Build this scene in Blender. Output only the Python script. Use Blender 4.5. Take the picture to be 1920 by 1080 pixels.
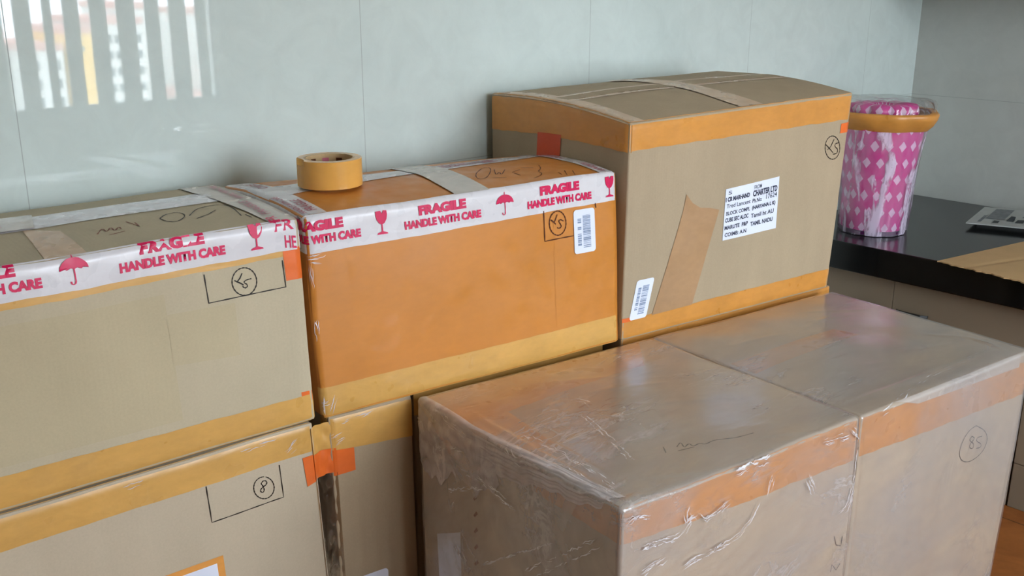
import bpy, bmesh, math, random
from mathutils import Vector, Matrix
random.seed(11)
PI = math.pi
S = math.sin
scn = bpy.context.scene
for o in list(bpy.data.objects): bpy.data.objects.remove(o, do_unlink=True)
COL = scn.collection

# ------------------------------------------------------------------ camera, world, sun, daylight
FPX, PITCH, ROLL, YAW, CAM_H = 1900.2167742305044, 0.29494491858543637, 0.0027887569364056634, 0.7424625382951648, 1.65
_cy, _sy, _cp, _sp = math.cos(YAW), math.sin(YAW), math.cos(PITCH), math.sin(PITCH)
fw = Vector((_sy*_cp, _cy*_cp, -_sp)); rt = Vector((_cy, -_sy, 0)); up = rt.cross(fw)
rt2 = rt*math.cos(ROLL) + up*math.sin(ROLL); up2 = up*math.cos(ROLL) - rt*math.sin(ROLL)
cam_data = bpy.data.cameras.new('camera'); cam = bpy.data.objects.new('camera', cam_data); COL.objects.link(cam)
M = Matrix((( rt2.x, up2.x, -fw.x, 0), (rt2.y, up2.y, -fw.y, 0), (rt2.z, up2.z, -fw.z, CAM_H), (0, 0, 0, 1)))
cam.matrix_world = M
cam_data.sensor_fit = 'HORIZONTAL'; cam_data.sensor_width = 36.0
cam_data.lens = FPX*36.0/1920.0; cam_data.clip_start = 0.05; cam_data.clip_end = 400
scn.camera = cam

EXPOSURE = 0.34
WORLD = 1.0
scn.view_settings.view_transform = 'Standard'; scn.view_settings.look = 'None'
scn.view_settings.gamma = 1.0; scn.view_settings.use_curve_mapping = False
scn.view_settings.exposure = EXPOSURE
w = bpy.data.worlds.new('daylight_sky'); scn.world = w; w.use_nodes = True
bg = w.node_tree.nodes['Background']
bg.inputs[0].default_value = (0.80, 0.90, 1.0, 1); bg.inputs[1].default_value = WORLD*26.0

def light(name, kind, loc, energy, color, rot=None, size=None, size_y=None, portal=False, angle=None, target=None):
    d = bpy.data.lights.new(name, kind); o = bpy.data.objects.new(name, d); COL.objects.link(o)
    o.location = loc; d.energy = energy; d.color = color
    if size: d.shape = 'RECTANGLE'; d.size = size; d.size_y = size_y or size
    if angle is not None: d.angle = angle
    if target is not None:
        o.rotation_euler = (Vector(target)-Vector(loc)).to_track_quat('-Z', 'Y').to_euler()
    if portal: d.cycles.is_portal = True
    return o
# sun high behind the house: it lights the street outside, not the room
light('sun', 'SUN', (0, 5, 20), 4.0, (1.0, 0.95, 0.86), angle=0.01, target=(1.2, -3.0, 14.0))
WX0, WX1, WZ0, WZ1, WY = 0.95, 3.07, 0.90, 2.62, -2.0       # window opposite the tiled wall
light('window_portal', 'AREA', ((WX0+WX1)/2, WY-0.06, (WZ0+WZ1)/2), 1, (1, 1, 1), size=WX1-WX0, size_y=WZ1-WZ0,
      portal=True, target=((WX0+WX1)/2, 2, (WZ0+WZ1)/2))

# ------------------------------------------------------------------ materials
def lin(c):
    o = []
    for v in c:
        v /= 255.0; o.append(v/12.92 if v <= 0.04045 else ((v+0.055)/1.055)**2.4)
    return (*o, 1)
class Mat:
    def __init__(s, name):
        s.m = bpy.data.materials.new(name); s.m.use_nodes = True; s.t = s.m.node_tree; s.b = s.t.nodes['Principled BSDF']
        s.co = s.t.nodes.new('ShaderNodeTexCoord')
    def n(s, kind, **kw):
        x = s.t.nodes.new(kind)
        for k, v in kw.items():
            if k in ('operation', 'blend_type', 'data_type', 'noise_dimensions', 'wave_type', 'bands_direction', 'feature', 'distance', 'interpolation_type', 'use_clamp'): setattr(x, k, v)
            else: x.inputs[k].default_value = v
        return x
    def l(s, a, b): s.t.links.new(a, b)
    def coord(s, scale=(1, 1, 1), rot=(0, 0, 0), loc=(0, 0, 0)):
        mp = s.t.nodes.new('ShaderNodeMapping'); mp.inputs['Scale'].default_value = scale; mp.inputs['Rotation'].default_value = rot
        mp.inputs['Location'].default_value = loc
        s.l(s.co.outputs['Object'], mp.inputs['Vector']); return mp.outputs[0]
    def noise(s, scale, detail=3, rough=0.5, vec=None, dist=0.0):
        x = s.n('ShaderNodeTexNoise', Scale=scale, Detail=detail, Roughness=rough, Distortion=dist)
        s.l(vec if vec else s.coord(), x.inputs['Vector']); return x.outputs['Fac']
    def ramp(s, fac, stops):
        r = s.t.nodes.new('ShaderNodeValToRGB'); e = r.color_ramp.elements
        while len(e) < len(stops): e.new(0.5)
        for k, (p, c) in enumerate(stops): e[k].position = p; e[k].color = c if len(c) == 4 else (*c, 1)
        s.l(fac, r.inputs[0]); return r.outputs[0]
    def val(s, fac, a, b, c, d):
        x = s.t.nodes.new('ShaderNodeMapRange'); x.inputs[1].default_value = a; x.inputs[2].default_value = b
        x.inputs[3].default_value = c; x.inputs[4].default_value = d; s.l(fac, x.inputs[0]); return x.outputs[0]
    def mix(s, fac, a, b, mode='MIX'):
        x = s.t.nodes.new('ShaderNodeMix'); x.data_type = 'RGBA'; x.blend_type = mode
        for q, i in ((fac, 0), (a, 6), (b, 7)):
            if isinstance(q, (int, float, tuple)): x.inputs[i].default_value = q
            else: s.l(q, x.inputs[i])
        return x.outputs[2]
    def math(s, op, a, b=0.0, c=None):
        x = s.t.nodes.new('ShaderNodeMath'); x.operation = op
        for k, q in enumerate((a, b, c)):
            if q is None: continue
            if isinstance(q, (int, float)): x.inputs[k].default_value = q
            else: s.l(q, x.inputs[k])
        return x.outputs[0]
    def base(s, c): 
        if isinstance(c, tuple): s.b.inputs['Base Color'].default_value = c
        else: s.l(c, s.b.inputs['Base Color'])
    def rough(s, r):
        if isinstance(r, (int, float)): s.b.inputs['Roughness'].default_value = r
        else: s.l(r, s.b.inputs['Roughness'])
    def spec(s, v): s.b.inputs['Specular IOR Level'].default_value = v
    def bump(s, h, strength=0.3, dist=0.001, prev=None):
        x = s.n('ShaderNodeBump', Strength=strength, Distance=dist); s.l(h, x.inputs['Height'])
        if prev: s.l(prev, x.inputs['Normal'])
        s.l(x.outputs[0], s.b.inputs['Normal']); return x.outputs[0]

def cardboard(name, c, edge=0.06):
    m = Mat(name); col = lin(c)
    n1 = m.noise(3.0, 4, 0.6); n2 = m.noise(260, 2, 0.6); n3 = m.noise(14, 3, 0.6, m.coord((1, 1, 0.15)))
    k = m.math('ADD', m.val(n1, 0.3, 0.7, 0.93, 1.05), m.val(n2, 0.3, 0.7, -0.03, 0.03))
    k = m.math('ADD', k, m.val(n3, 0.3, 0.7, -0.03, 0.03))
    hs = m.n('ShaderNodeHueSaturation'); hs.inputs['Color'].default_value = col; m.l(k, hs.inputs['Value'])
    m.base(hs.outputs[0]); m.rough(0.72); m.spec(0.25)
    wv = m.n('ShaderNodeTexWave', Scale=38.0, Distortion=0.6); wv.bands_direction = 'X'
    wv.inputs['Detail'].default_value = 1.0
    m.l(m.coord(), wv.inputs['Vector'])
    b1 = m.bump(wv.outputs['Fac'], 0.04, 0.001)
    m.bump(m.noise(40, 4, 0.6), 0.12, 0.0012, b1)
    return m.m
def tape(name, c, rough=0.3, var=0.08, bump=0.25, spec=0.5):
    m = Mat(name); col = lin(c)
    n1 = m.noise(7.0, 3, 0.5); n2 = m.noise(34, 4, 0.6, m.coord((1, 1, 2.2)))
    k = m.math('ADD', m.val(n1, 0.3, 0.7, 1-var, 1+var), m.val(n2, 0.35, 0.65, -var*0.5, var*0.5))
    hs = m.n('ShaderNodeHueSaturation'); hs.inputs['Color'].default_value = col; m.l(k, hs.inputs['Value'])
    m.base(hs.outputs[0]); m.rough(m.val(m.noise(20, 2), 0.3, 0.7, rough*0.75, rough*1.4)); m.spec(spec)
    r = m.noise(9, 3, 0.55, m.coord((1, 1, 1.5)), 0.8)
    b = m.bump(r, bump, 0.006)
    m.bump(m.noise(60, 3, 0.6, m.coord((1, 1, 0.5))), bump*0.6, 0.0012, b)
    return m.m
def plain(name, c, rough=0.5, spec=0.5, var=0.05, metal=0.0, scale=12, bumpv=0.05):
    m = Mat(name); col = lin(c); n = m.noise(scale, 3)
    hs = m.n('ShaderNodeHueSaturation'); hs.inputs['Color'].default_value = col; m.l(m.val(n, 0.3, 0.7, 1-var, 1+var), hs.inputs['Value'])
    m.base(hs.outputs[0]); m.rough(rough); m.spec(spec); m.b.inputs['Metallic'].default_value = metal
    if bumpv: m.bump(m.noise(scale*6, 3), bumpv, 0.001)
    return m.m
def clear_film(name, haze=0.16, streak=0.55, tint=(1, 1, 1), rough=0.1, bumpk=0.6, seed=0.0, stretch=(1, 1, 1), rot=(0, 0, 0), gloss=1.0, col=(186, 180, 178), kb=26.0):
    m = Mat(name); t = m.t; t.nodes.remove(m.b)
    out = t.nodes['Material Output']
    tr = t.nodes.new('ShaderNodeBsdfTransparent'); tr.inputs[0].default_value = (*tint, 1)
    df = t.nodes.new('ShaderNodeBsdfDiffuse'); df.inputs[0].default_value = lin(col)
    gl = t.nodes.new('ShaderNodeBsdfGlossy'); gl.inputs['Roughness'].default_value = rough; gl.inputs[0].default_value = (1, 1, 1, 1)
    v = m.coord(stretch, rot, (seed, seed*0.7, seed*1.3))
    v2 = m.coord((stretch[0]*0.8, stretch[1]*1.3, stretch[2]*0.5), (rot[0]+0.3, rot[1]+0.9, rot[2]-0.8), (seed*2, 0, 0))
    big = m.noise(3.0, 4, 0.55, v, 0.6); fine = m.noise(9, 5, 0.6, v, 0.8); fine2 = m.noise(12, 5, 0.6, v2, 0.6)
    mask = m.val(m.noise(4.5, 3, 0.55, v2, 0.3), 0.50, 0.64, 0.0, 1.0)
    def rdg(n, k): return m.math('MAXIMUM', m.math('SUBTRACT', 1.0, m.math('MULTIPLY', m.math('ABSOLUTE', m.math('SUBTRACT', n, 0.5)), k)), 0.0)
    ridge, ridge2 = rdg(fine, kb), rdg(fine2, kb*1.15)
    st = m.math('MULTIPLY', m.math('ADD', ridge, ridge2), mask)
    hz = m.math('ADD', m.val(big, 0.38, 0.66, haze*0.25, haze*1.8), m.math('MULTIPLY', st, streak))
    hz = m.math('ADD', hz, m.math('MULTIPLY', ridge, streak*0.10))
    cl = m.t.nodes.new('ShaderNodeClamp'); m.l(hz, cl.inputs[0]); cl.inputs[2].default_value = 0.8
    m1 = t.nodes.new('ShaderNodeMixShader'); m.l(cl.outputs[0], m1.inputs[0]); m.l(tr.outputs[0], m1.inputs[1]); m.l(df.outputs[0], m1.inputs[2])
    b = m.n('ShaderNodeBump', Strength=bumpk*0.35, Distance=0.006); m.l(fine, b.inputs['Height'])
    b2 = m.n('ShaderNodeBump', Strength=bumpk, Distance=0.0012); m.l(m.math('ADD', st, m.math('MULTIPLY', ridge, 0.15)), b2.inputs['Height']); m.l(b.outputs[0], b2.inputs['Normal'])
    m.l(b2.outputs[0], gl.inputs['Normal'])
    ge = t.nodes.new('ShaderNodeNewGeometry'); vd = t.nodes.new('ShaderNodeVectorMath'); vd.operation = 'DOT_PRODUCT'
    m.l(b2.outputs[0], vd.inputs[0]); m.l(ge.outputs['Incoming'], vd.inputs[1])
    sch = m.math('POWER', m.math('SUBTRACT', 1.0, m.math('MINIMUM', 1.0, m.math('ABSOLUTE', vd.outputs['Value']))), 5.0)
    sch = m.math('ADD', 0.05, m.math('MULTIPLY', sch, 0.8))
    m2 = t.nodes.new('ShaderNodeMixShader'); m.l(m.math('MULTIPLY', sch, gloss), m2.inputs[0]); m.l(m1.outputs[0], m2.inputs[1]); m.l(gl.outputs[0], m2.inputs[2])
    m.l(m2.outputs[0], out.inputs[0])
    return m.m
def tiles(name, c, axis, joints_u, joints_z, rough=0.02, joint=0.0009):
    """glossy wall tile with mottling and thin joints; axis 0: u = x, axis 1: u = y"""
    m = Mat(name); sp = m.n('ShaderNodeSeparateXYZ'); m.l(m.co.outputs['Object'], sp.inputs[0])
    u = sp.outputs[axis]; z = sp.outputs[2]
    def jm(v, off, per):
        q = m.math('WRAP', m.math('SUBTRACT', v, off), per/2, -per/2)
        return m.math('LESS_THAN', m.math('ABSOLUTE', q), joint)
    j = m.math('MAXIMUM', jm(u, *joints_u), jm(z, *joints_z))
    n1 = m.noise(1.8, 4, 0.6); n2 = m.noise(11, 5, 0.65, None, 0.8)
    k = m.math('ADD', m.val(n1, 0.3, 0.7, 0.96, 1.02), m.val(n2, 0.3, 0.7, -0.045, 0.045))
    hs = m.n('ShaderNodeHueSaturation'); hs.inputs['Color'].default_value = lin(c); m.l(k, hs.inputs['Value'])
    m.base(m.mix(m.math('MULTIPLY', j, 0.45), hs.outputs[0], lin((96, 98, 92))))
    m.rough(m.math('MAXIMUM', m.math('MULTIPLY', j, 0.6), rough)); m.spec(0.4)
    b = m.bump(m.noise(2.5, 2, 0.5), 0.05, 0.004)
    m.bump(m.math('SUBTRACT', 1.0, j), 0.25, 0.001, b)
    return m.m

K = {}
K['kraft_a'] = cardboard('kraft_cardboard_grey_beige', (194, 180, 152))
K['kraft_patch'] = cardboard('kraft_patch', (192, 177, 145))
K['kraft_c'] = cardboard('kraft_cardboard_warm', (178, 158, 130))
K['kraft_d'] = cardboard('kraft_cardboard_light', (199, 183, 158))
K['kraft_g'] = cardboard('kraft_cardboard_wrapped', (190, 172, 150))
K['kraft_sheet'] = cardboard('kraft_cardboard_sheet', (200, 165, 118))
K['core'] = cardboard('paper_core', (205, 175, 130))
K['tan_tape'] = tape('tan_packing_tape', (214, 164, 88), 0.34)
K['tan_tape_c'] = tape('amber_packing_tape', (213, 146, 68), 0.36)
K['brown_tape'] = tape('brown_packing_tape', (206, 132, 54), 0.40, 0.05, 0.12)
K['pale_tape'] = tape('pale_tan_tape', (206, 172, 136), 0.28)
K['peach_tape'] = tape('peach_packing_tape', (208, 146, 86), 0.3)
K['orange_tape'] = tape('orange_tape', (236, 112, 44), 0.4, 0.05)
K['red_tape'] = tape('red_orange_tape', (214, 74, 20), 0.4, 0.05)
K['white_tape'] = tape('white_fragile_tape', (222, 218, 220), 0.26, 0.03, 0.35)
K['hazy_tape'] = tape('clear_hazy_tape', (208, 196, 184), 0.22, 0.05, 0.5)
K['print'] = plain('magenta_print', (214, 22, 84), 0.4, 0.4, 0.08)
K['print_soft'] = plain('faded_print', (176, 96, 112), 0.4, 0.4, 0.1)
K['ink'] = plain('black_marker_ink', (42, 34, 28), 0.5, 0.3, 0.1)
K['ink_brown'] = plain('brown_marker_ink', (88, 44, 14), 0.5, 0.3, 0.1)
K['ink_soft'] = plain('faint_marker_ink', (120, 98, 62), 0.5, 0.3, 0.1)
K['ink_red'] = plain('faint_red_ink', (134, 84, 62), 0.5, 0.3, 0.1)
K['label'] = plain('white_label_paper', (232, 236, 250), 0.55, 0.3, 0.02)
K['label_print'] = plain('label_print', (62, 66, 86), 0.6, 0.3, 0.2, scale=90)
K['label_grey'] = plain('label_print_grey', (138, 152, 178), 0.6, 0.3, 0.15, scale=90)
K['label_edge'] = tape('label_amber_edge', (232, 160, 78), 0.4)
K['roll'] = tape('tape_roll_side', (226, 166, 82), 0.16, 0.04, 0.02, 0.6)

# ------------------------------------------------------------------ mesh helpers
class MB:
    def __init__(s): s.v = []; s.f = []; s.m = []; s.mats = []
    def mi(s, mat):
        if mat not in s.mats: s.mats.append(mat)
        return s.mats.index(mat)
    def grid(s, fn, A, B, mat, flip=False):
        k = s.mi(mat); o = len(s.v); nb = len(B)
        for a in A:
            for b in B: s.v.append(tuple(fn(a, b)))
        for i in range(len(A)-1):
            for j in range(nb-1):
                q = (o+i*nb+j, o+(i+1)*nb+j, o+(i+1)*nb+j+1, o+i*nb+j+1)
                s.f.append(q[::-1] if flip else q); s.m.append(k)
    def poly(s, pts, mat, faces=None):
        k = s.mi(mat); o = len(s.v); s.v += [tuple(p) for p in pts]
        for f in (faces or [tuple(range(len(pts)))]): s.f.append(tuple(o+i for i in f)); s.m.append(k)
    def box(s, lo, hi, mat, rot=None):
        (a, b, c), (d, e, f) = lo, hi
        P = [(a,b,c),(d,b,c),(d,e,c),(a,e,c),(a,b,f),(d,b,f),(d,e,f),(a,e,f)]
        s.poly(P, mat, [(0,3,2,1),(4,5,6,7),(0,1,5,4),(1,2,6,5),(2,3,7,6),(3,0,4,7)])
    def lathe(s, prof, mat, n=64, wob=None, c=(0, 0)):
        k = s.mi(mat); o = len(s.v)
        for r, z in prof:
            for i in range(n):
                a = 2*PI*i/n; rr = r + (wob(a, z) if wob else 0)
                s.v.append((c[0]+rr*math.cos(a), c[1]+rr*math.sin(a), z))
        for j in range(len(prof)-1):
            for i in range(n):
                s.f.append((o+j*n+i, o+j*n+(i+1) % n, o+(j+1)*n+(i+1) % n, o+(j+1)*n+i)); s.m.append(k)
    def build(s, name, parent=None, weld=0.0, smooth=True, bevel=0.0, sharp=35):
        me = bpy.data.meshes.new(name)
        off = Vector(parent_loc(parent)) if parent else Vector((0, 0, 0))
        me.from_pydata([tuple(Vector(v)-off) for v in s.v], [], s.f)
        for m in s.mats: me.materials.append(K[m])
        for p, k in zip(me.polygons, s.m): p.material_index = k
        if weld:
            bm = bmesh.new(); bm.from_mesh(me); bmesh.ops.remove_doubles(bm, verts=bm.verts, dist=weld)
            bmesh.ops.recalc_face_normals(bm, faces=bm.faces); bm.to_mesh(me); bm.free()
        if smooth: me.polygons.foreach_set('use_smooth', [True]*len(me.polygons))
        me.update()
        o = bpy.data.objects.new(name, me); COL.objects.link(o)
        if parent: o.parent = parent
        if smooth and sharp: me.set_sharp_from_angle(angle=math.radians(sharp))
        if bevel:
            b = o.modifiers.new('bevel', 'BEVEL'); b.width = bevel; b.segments = 2; b.limit_method = 'ANGLE'
        return o
def parent_loc(p):
    l = Vector((0, 0, 0))
    while p: l += p.location; p = p.parent
    return l
def tag(o, label=None, cat=None, group=None, kind=None):
    if label: o['label'] = label
    if cat: o['category'] = cat
    if group: o['group'] = group
    if kind: o['kind'] = kind
    return o
def empty(name, loc, label, cat, group=None):
    o = bpy.data.objects.new(name, None); COL.objects.link(o); o.location = loc; o.empty_display_size = 0.1
    return tag(o, label, cat, group)
def rng(a, b, step): 
    n = max(1, int(math.ceil(abs(b-a)/step))); return [a+(b-a)*i/n for i in range(n+1)]

class Box:
    def __init__(s, c, top=0.008, bow=0.0, face=0.004, r=0.005, seed=0, nz=0.0012):
        s.c=c; s.top=top; s.bow=bow; s.face=face; s.r=r; s.seed=seed; s.nz=nz
        d=lambda a,b: math.dist(c[a],c[b])
        s.w=(d(0,1)+d(4,5))/2; s.d=(d(0,2)+d(4,6))/2; s.h=(d(0,4)+d(1,5))/2
    # corner order: z0(y0x0,y0x1,y1x0,y1x1), z1(...)
    def at(s,x,y,z,off=0.0):
        r=s.r
        cx=min(max(x,r),s.w-r); cy=min(max(y,r),s.d-r); cz=min(max(z,r),s.h-r)
        dx,dy,dz=x-cx,y-cy,z-cz; L=math.sqrt(dx*dx+dy*dy+dz*dz)
        if L>1e-9: x,y,z=cx+dx/L*(r+off),cy+dy/L*(r+off),cz+dz/L*(r+off)
        u,v,t=x/s.w,y/s.d,z/s.h
        o=[0,0,0]
        for k in (0,1):
            for j in (0,1):
                for i in (0,1):
                    wt=(u if i else 1-u)*(v if j else 1-v)*(t if k else 1-t)
                    q=s.c[k*4+j*2+i]
                    for a in range(3): o[a]+=wt*q[a]
        uc,vc,tc=[min(max(e,0),1) for e in (u,v,t)]
        T=tc**3
        o[2]+=T*(s.top*S(PI*uc)*S(PI*vc)+s.bow*S(PI*vc)*(0.6+0.4*abs(2*uc-1)))
        q=s.seed
        fb=S(PI*uc)*S(PI*tc)
        o[1]-=s.face*fb*(1-vc)
        o[0]-=s.face*S(PI*vc)*S(PI*tc)*(1-uc)
        n=s.nz
        o[1]+=n*(S(9*u+q)*S(7*t+2*q)+.6*S(23*u+3*q)*S(5*t+q))*(1-vc)
        o[2]+=T*n*(S(8*u+q)*S(6*v+q)+.6*S(19*u+q)*S(15*v+2*q))
        o[0]+=n*(S(8*v+q)*S(7*t+q))*(1-uc)
        return o
    def front(s,x,z,off=0.0):
        if z>s.h: return s.at(x,z-s.h,s.h,off)
        if x<0: return s.at(0,-x,z,off)
        if x>s.w: return s.at(s.w,x-s.w,z,off)
        return s.at(x,0,z,off)
    def topf(s,x,y,off=0.0):
        if y<0: return s.at(x,0,s.h+y,off)
        if x<0: return s.at(0,y,s.h+x,off)
        if y>s.d: return s.at(x,s.d,s.h-(y-s.d),off)
        if x>s.w: return s.at(s.w,y,s.h-(x-s.w),off)
        return s.at(x,y,s.h,off)
    def left(s,y,z,off=0.0):   # y from the front edge backwards
        if z>s.h: return s.at(z-s.h,y,s.h,off)
        if y<0: return s.at(-y,0,z,off)
        return s.at(0,y,z,off)

# ------------------------------------------------------------------ things drawn on a carton face
def edges(L, r, step=0.03):
    e = [0, r*0.25, r*0.5, r*0.75, r]; n = max(2, int((L-2*r)/step))
    mid = [r+(L-2*r)*i/n for i in range(1, n)]
    return e+mid+[L-r, L-r*0.75, L-r*0.5, L-r*0.25, L]
def carton_mesh(mb, b, mat, skip_bottom=False):
    X, Y, Z = edges(b.w, b.r), edges(b.d, b.r), edges(b.h, b.r)
    mb.grid(lambda x, z: b.at(x, 0, z), X, Z, mat); mb.grid(lambda x, z: b.at(x, b.d, z), X, Z, mat, True)
    mb.grid(lambda x, y: b.at(x, y, b.h), X, Y, mat); mb.grid(lambda x, y: b.at(x, y, 0), X, Y, mat, True)
    mb.grid(lambda y, z: b.at(0, y, z), Y, Z, mat, True); mb.grid(lambda y, z: b.at(b.w, y, z), Y, Z, mat)
def quad(mb, fn, q, mat, off=0.0006, step=0.012, jag=0.0, wr=0.0, seed=0):
    """q: (a,b) corners lower-left, lower-right, upper-right, upper-left on the face map fn"""
    (a0, b0), (a1, b1), (a2, b2), (a3, b3) = q
    U = rng(0, 1, step/max(1e-3, math.hypot(a1-a0, b1-b0))); V = rng(0, 1, step/max(1e-3, math.hypot(a3-a0, b3-b0)))
    if len(V) < 5: V = rng(0, 1, 0.25)
    def f(u, v):
        k = 0
        if jag: 
            if v < 0.001 or v > 0.999: k = jag*S(u*61+seed)*S(u*23+2*seed)*(1 if v > 0.5 else -1)
        a = (a0*(1-u)+a1*u)*(1-v)+(a3*(1-u)+a2*u)*v; bb = (b0*(1-u)+b1*u)*(1-v)+(b3*(1-u)+b2*u)*v+k
        return fn(a, bb, off+wr*(0.5+0.5*S(u*37+seed)*S(v*9+u*11+seed))*S(PI*v))
    mb.grid(f, U, V, mat)
def rect(mb, fn, a0, a1, b0, b1, mat, **kw): quad(mb, fn, [(a0, b0), (a1, b0), (a1, b1), (a0, b1)], mat, **kw)
def stroke(mb, fn, pts, wd, mat, off=0.0007):
    if len(pts) >= 5:                                   # round the corners of drawn curves
        for _ in range(2):
            q = [pts[0]]
            for a, c in zip(pts, pts[1:]): q += [(a[0]*.75+c[0]*.25, a[1]*.75+c[1]*.25), (a[0]*.25+c[0]*.75, a[1]*.25+c[1]*.75)]
            pts = q+[pts[-1]]
    n = len(pts)
    P = []
    for i in range(n-1):
        m = max(1, int(math.dist(pts[i], pts[i+1])/0.01))
        for k in range(m): P.append((pts[i][0]+(pts[i+1][0]-pts[i][0])*k/m, pts[i][1]+(pts[i+1][1]-pts[i][1])*k/m))
    P.append(pts[-1]); L, R_ = [], []
    for i, p in enumerate(P):
        a = P[max(0, i-1)]; c = P[min(len(P)-1, i+1)]; dx, dy = c[0]-a[0], c[1]-a[1]; q = math.hypot(dx, dy) or 1
        ww = wd*(0.85+0.25*S(i*1.7))/2
        L.append(fn(p[0]-dy/q*ww, p[1]+dx/q*ww, off)); R_.append(fn(p[0]+dy/q*ww, p[1]-dx/q*ww, off))
    k = len(P)
    mb.poly(L+R_, mat, [(i, k+i, k+i+1, i+1) for i in range(k-1)])
_tc = {}
def glyphs(text, bold=0.02):
    if (text, bold) in _tc: return _tc[(text, bold)]
    cu = bpy.data.curves.new('t', 'FONT'); cu.body = text; cu.offset = bold; cu.resolution_u = 3
    o = bpy.data.objects.new('t', cu); COL.objects.link(o); dg = bpy.context.evaluated_depsgraph_get()
    me = bpy.data.meshes.new_from_object(o.evaluated_get(dg)); bpy.data.objects.remove(o); 
    bm = bmesh.new(); bm.from_mesh(me); bmesh.ops.triangulate(bm, faces=bm.faces)
    xs = [v.co.x for v in bm.verts]; ys = [v.co.y for v in bm.verts]
    x0, x1, y0, y1 = min(xs), max(xs), min(ys), max(ys)
    v = [((q.co.x-x0)/(x1-x0), (q.co.y-y0)/(y1-y0)) for q in bm.verts]; bm.verts.index_update()
    f = [tuple(q.index for q in p.verts) for p in bm.faces]
    bm.free(); bpy.data.meshes.remove(me); bpy.data.curves.remove(cu); _tc[(text, bold)] = (v, f); return v, f
def text(mb, fn, s, a0, a1, b0, b1, mat, off=0.0014, bold=0.02, shear=0.0):
    v, f = glyphs(s, bold)
    mb.poly([fn(a0+(a1-a0)*x, b0+(b1-b0)*y+shear*x, off) for x, y in v], mat, f)
def glass_icon(mb, fn, cx, z0, h, mat, off=0.0014):
    P = lambda x, z: fn(cx+x*h, z0+z*h, off)
    n = 10; L = []
    bowl = [(-.26, .98), (-.27, .80), (-.23, .62), (-.13, .47), (-.03, .42), (.03, .42), (.13, .47), (.23, .62), (.27, .80), (.26, .98), (.10, 1.0), (.03, .86), (-.03, .99)]
    mb.poly([P(*p) for p in bowl], mat)
    mb.poly([P(-.028, .43), P(-.03, .1), P(.03, .1), P(.028, .43)], mat)
    mb.poly([P(-.25, .0), P(.25, .0), P(.23, .06), P(.04, .12), P(-.04, .12), P(-.23, .06)], mat)
def umbrella_icon(mb, fn, cx, z0, h, mat, off=0.0014):
    P = lambda x, z: fn(cx+x*h, z0+z*h, off)
    arc = [(-.46*math.cos(a*PI/14), .50+.38*S(a*PI/14)) for a in range(15)]
    bot = []
    for k in range(4):
        x0 = .46-.23*k
        for j in range(1, 5): bot.append((x0-.23*j/4, .50+.055*S(PI*j/4)))
    ctr = P(0, .6); pts = [P(*p) for p in arc+bot]; n = len(pts)
    mb.poly([ctr]+pts, mat, [(0, i+1, (i+1) % n+1) for i in range(n)])
    mb.poly([P(-.02, .55), P(.02, .55), P(.02, .12), P(-.02, .12)], mat)
    mb.poly([P(-.02, .87), P(.02, .87), P(.015, 1.0), P(-.015, 1.0)], mat)
    hook = [(0, .12), (-.02, .04), (-.08, .0), (-.14, .04), (-.15, .12)]
    for p, q in zip(hook, hook[1:]): 
        mb.poly([P(p[0]-.025, p[1]), P(p[0]+.025, p[1]), P(q[0]+.025, q[1]), P(q[0]-.025, q[1])], mat)
def tape_print(mb, fn, c, kind, z, mat='print', sc=1.0, off=0.0014):
    """one motif of the FRAGILE tape centred at c, tape bottom at z"""
    if kind == 'F':
        text(mb, fn, 'FRAGILE', c-.056*sc, c+.056*sc, z+.0375*sc, z+.058*sc, mat, off, bold=.07)
        text(mb, fn, 'HANDLE WITH CARE', c-.091*sc, c+.091*sc, z+.0135*sc, z+.0305*sc, mat, off, bold=.06)
    elif kind == 'G': glass_icon(mb, fn, c, z+.012*sc, .047*sc, mat, off)
    else: umbrella_icon(mb, fn, c, z+.010*sc, .049*sc, mat, off)
def barcode(mb, fn, a0, a1, b0, b1, seed):
    """upright address label with a vertical barcode"""
    rnd = random.Random(seed); W = a1-a0; Hh = b1-b0; r = W*.12
    pts = []
    for (cx, cz, s0) in ((a1-r, b1-r, 0), (a0+r, b1-r, 1), (a0+r, b0+r, 2), (a1-r, b0+r, 3)):
        for k in range(5): an = (s0+k/4)*PI/2; pts.append((cx+r*math.cos(an), cz+r*math.sin(an)))
    mb.poly([fn(*p, .0012) for p in pts], 'label')
    z = b0+Hh*.12
    while z < b0+Hh*.86:
        t = rnd.choice([.0008, .0012, .002, .003]); x0 = a0+W*.42
        mb.poly([fn(x0, z, .0016), fn(a0+W*.78, z, .0016), fn(a0+W*.78, z+t, .0016), fn(x0, z+t, .0016)], 'label_grey'); z += t+rnd.choice([.0007, .0012, .002])
    z = b0+Hh*.18
    while z < b0+Hh*.82:
        t = rnd.choice([.003, .005, .007]); 
        if rnd.random() < .75:
            mb.poly([fn(a0+W*.17, z, .0016), fn(a0+W*.34, z, .0016), fn(a0+W*.34, z+t*.7, .0016), fn(a0+W*.17, z+t*.7, .0016)], 'label_grey')
        z += t
def ctr(b): 
    c = b.c; return (sum(p[0] for p in c[:4])/4, sum(p[1] for p in c[:4])/4, min(p[2] for p in c[:4]))
def carton(b, label, mat, draw=None):
    e = empty('cardboard_box', ctr(b), label, 'box')
    mb = MB(); carton_mesh(mb, b, mat)
    if draw: draw(mb, b)
    mb.build('carton_body', e, weld=0.0003, sharp=0)
    return e
def part(parent, name, fn_draw, smooth=True, label=None):
    mb = MB(); fn_draw(mb); o = mb.build(name, parent, smooth=smooth, sharp=0)
    if label: o['label'] = label
    return o
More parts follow.
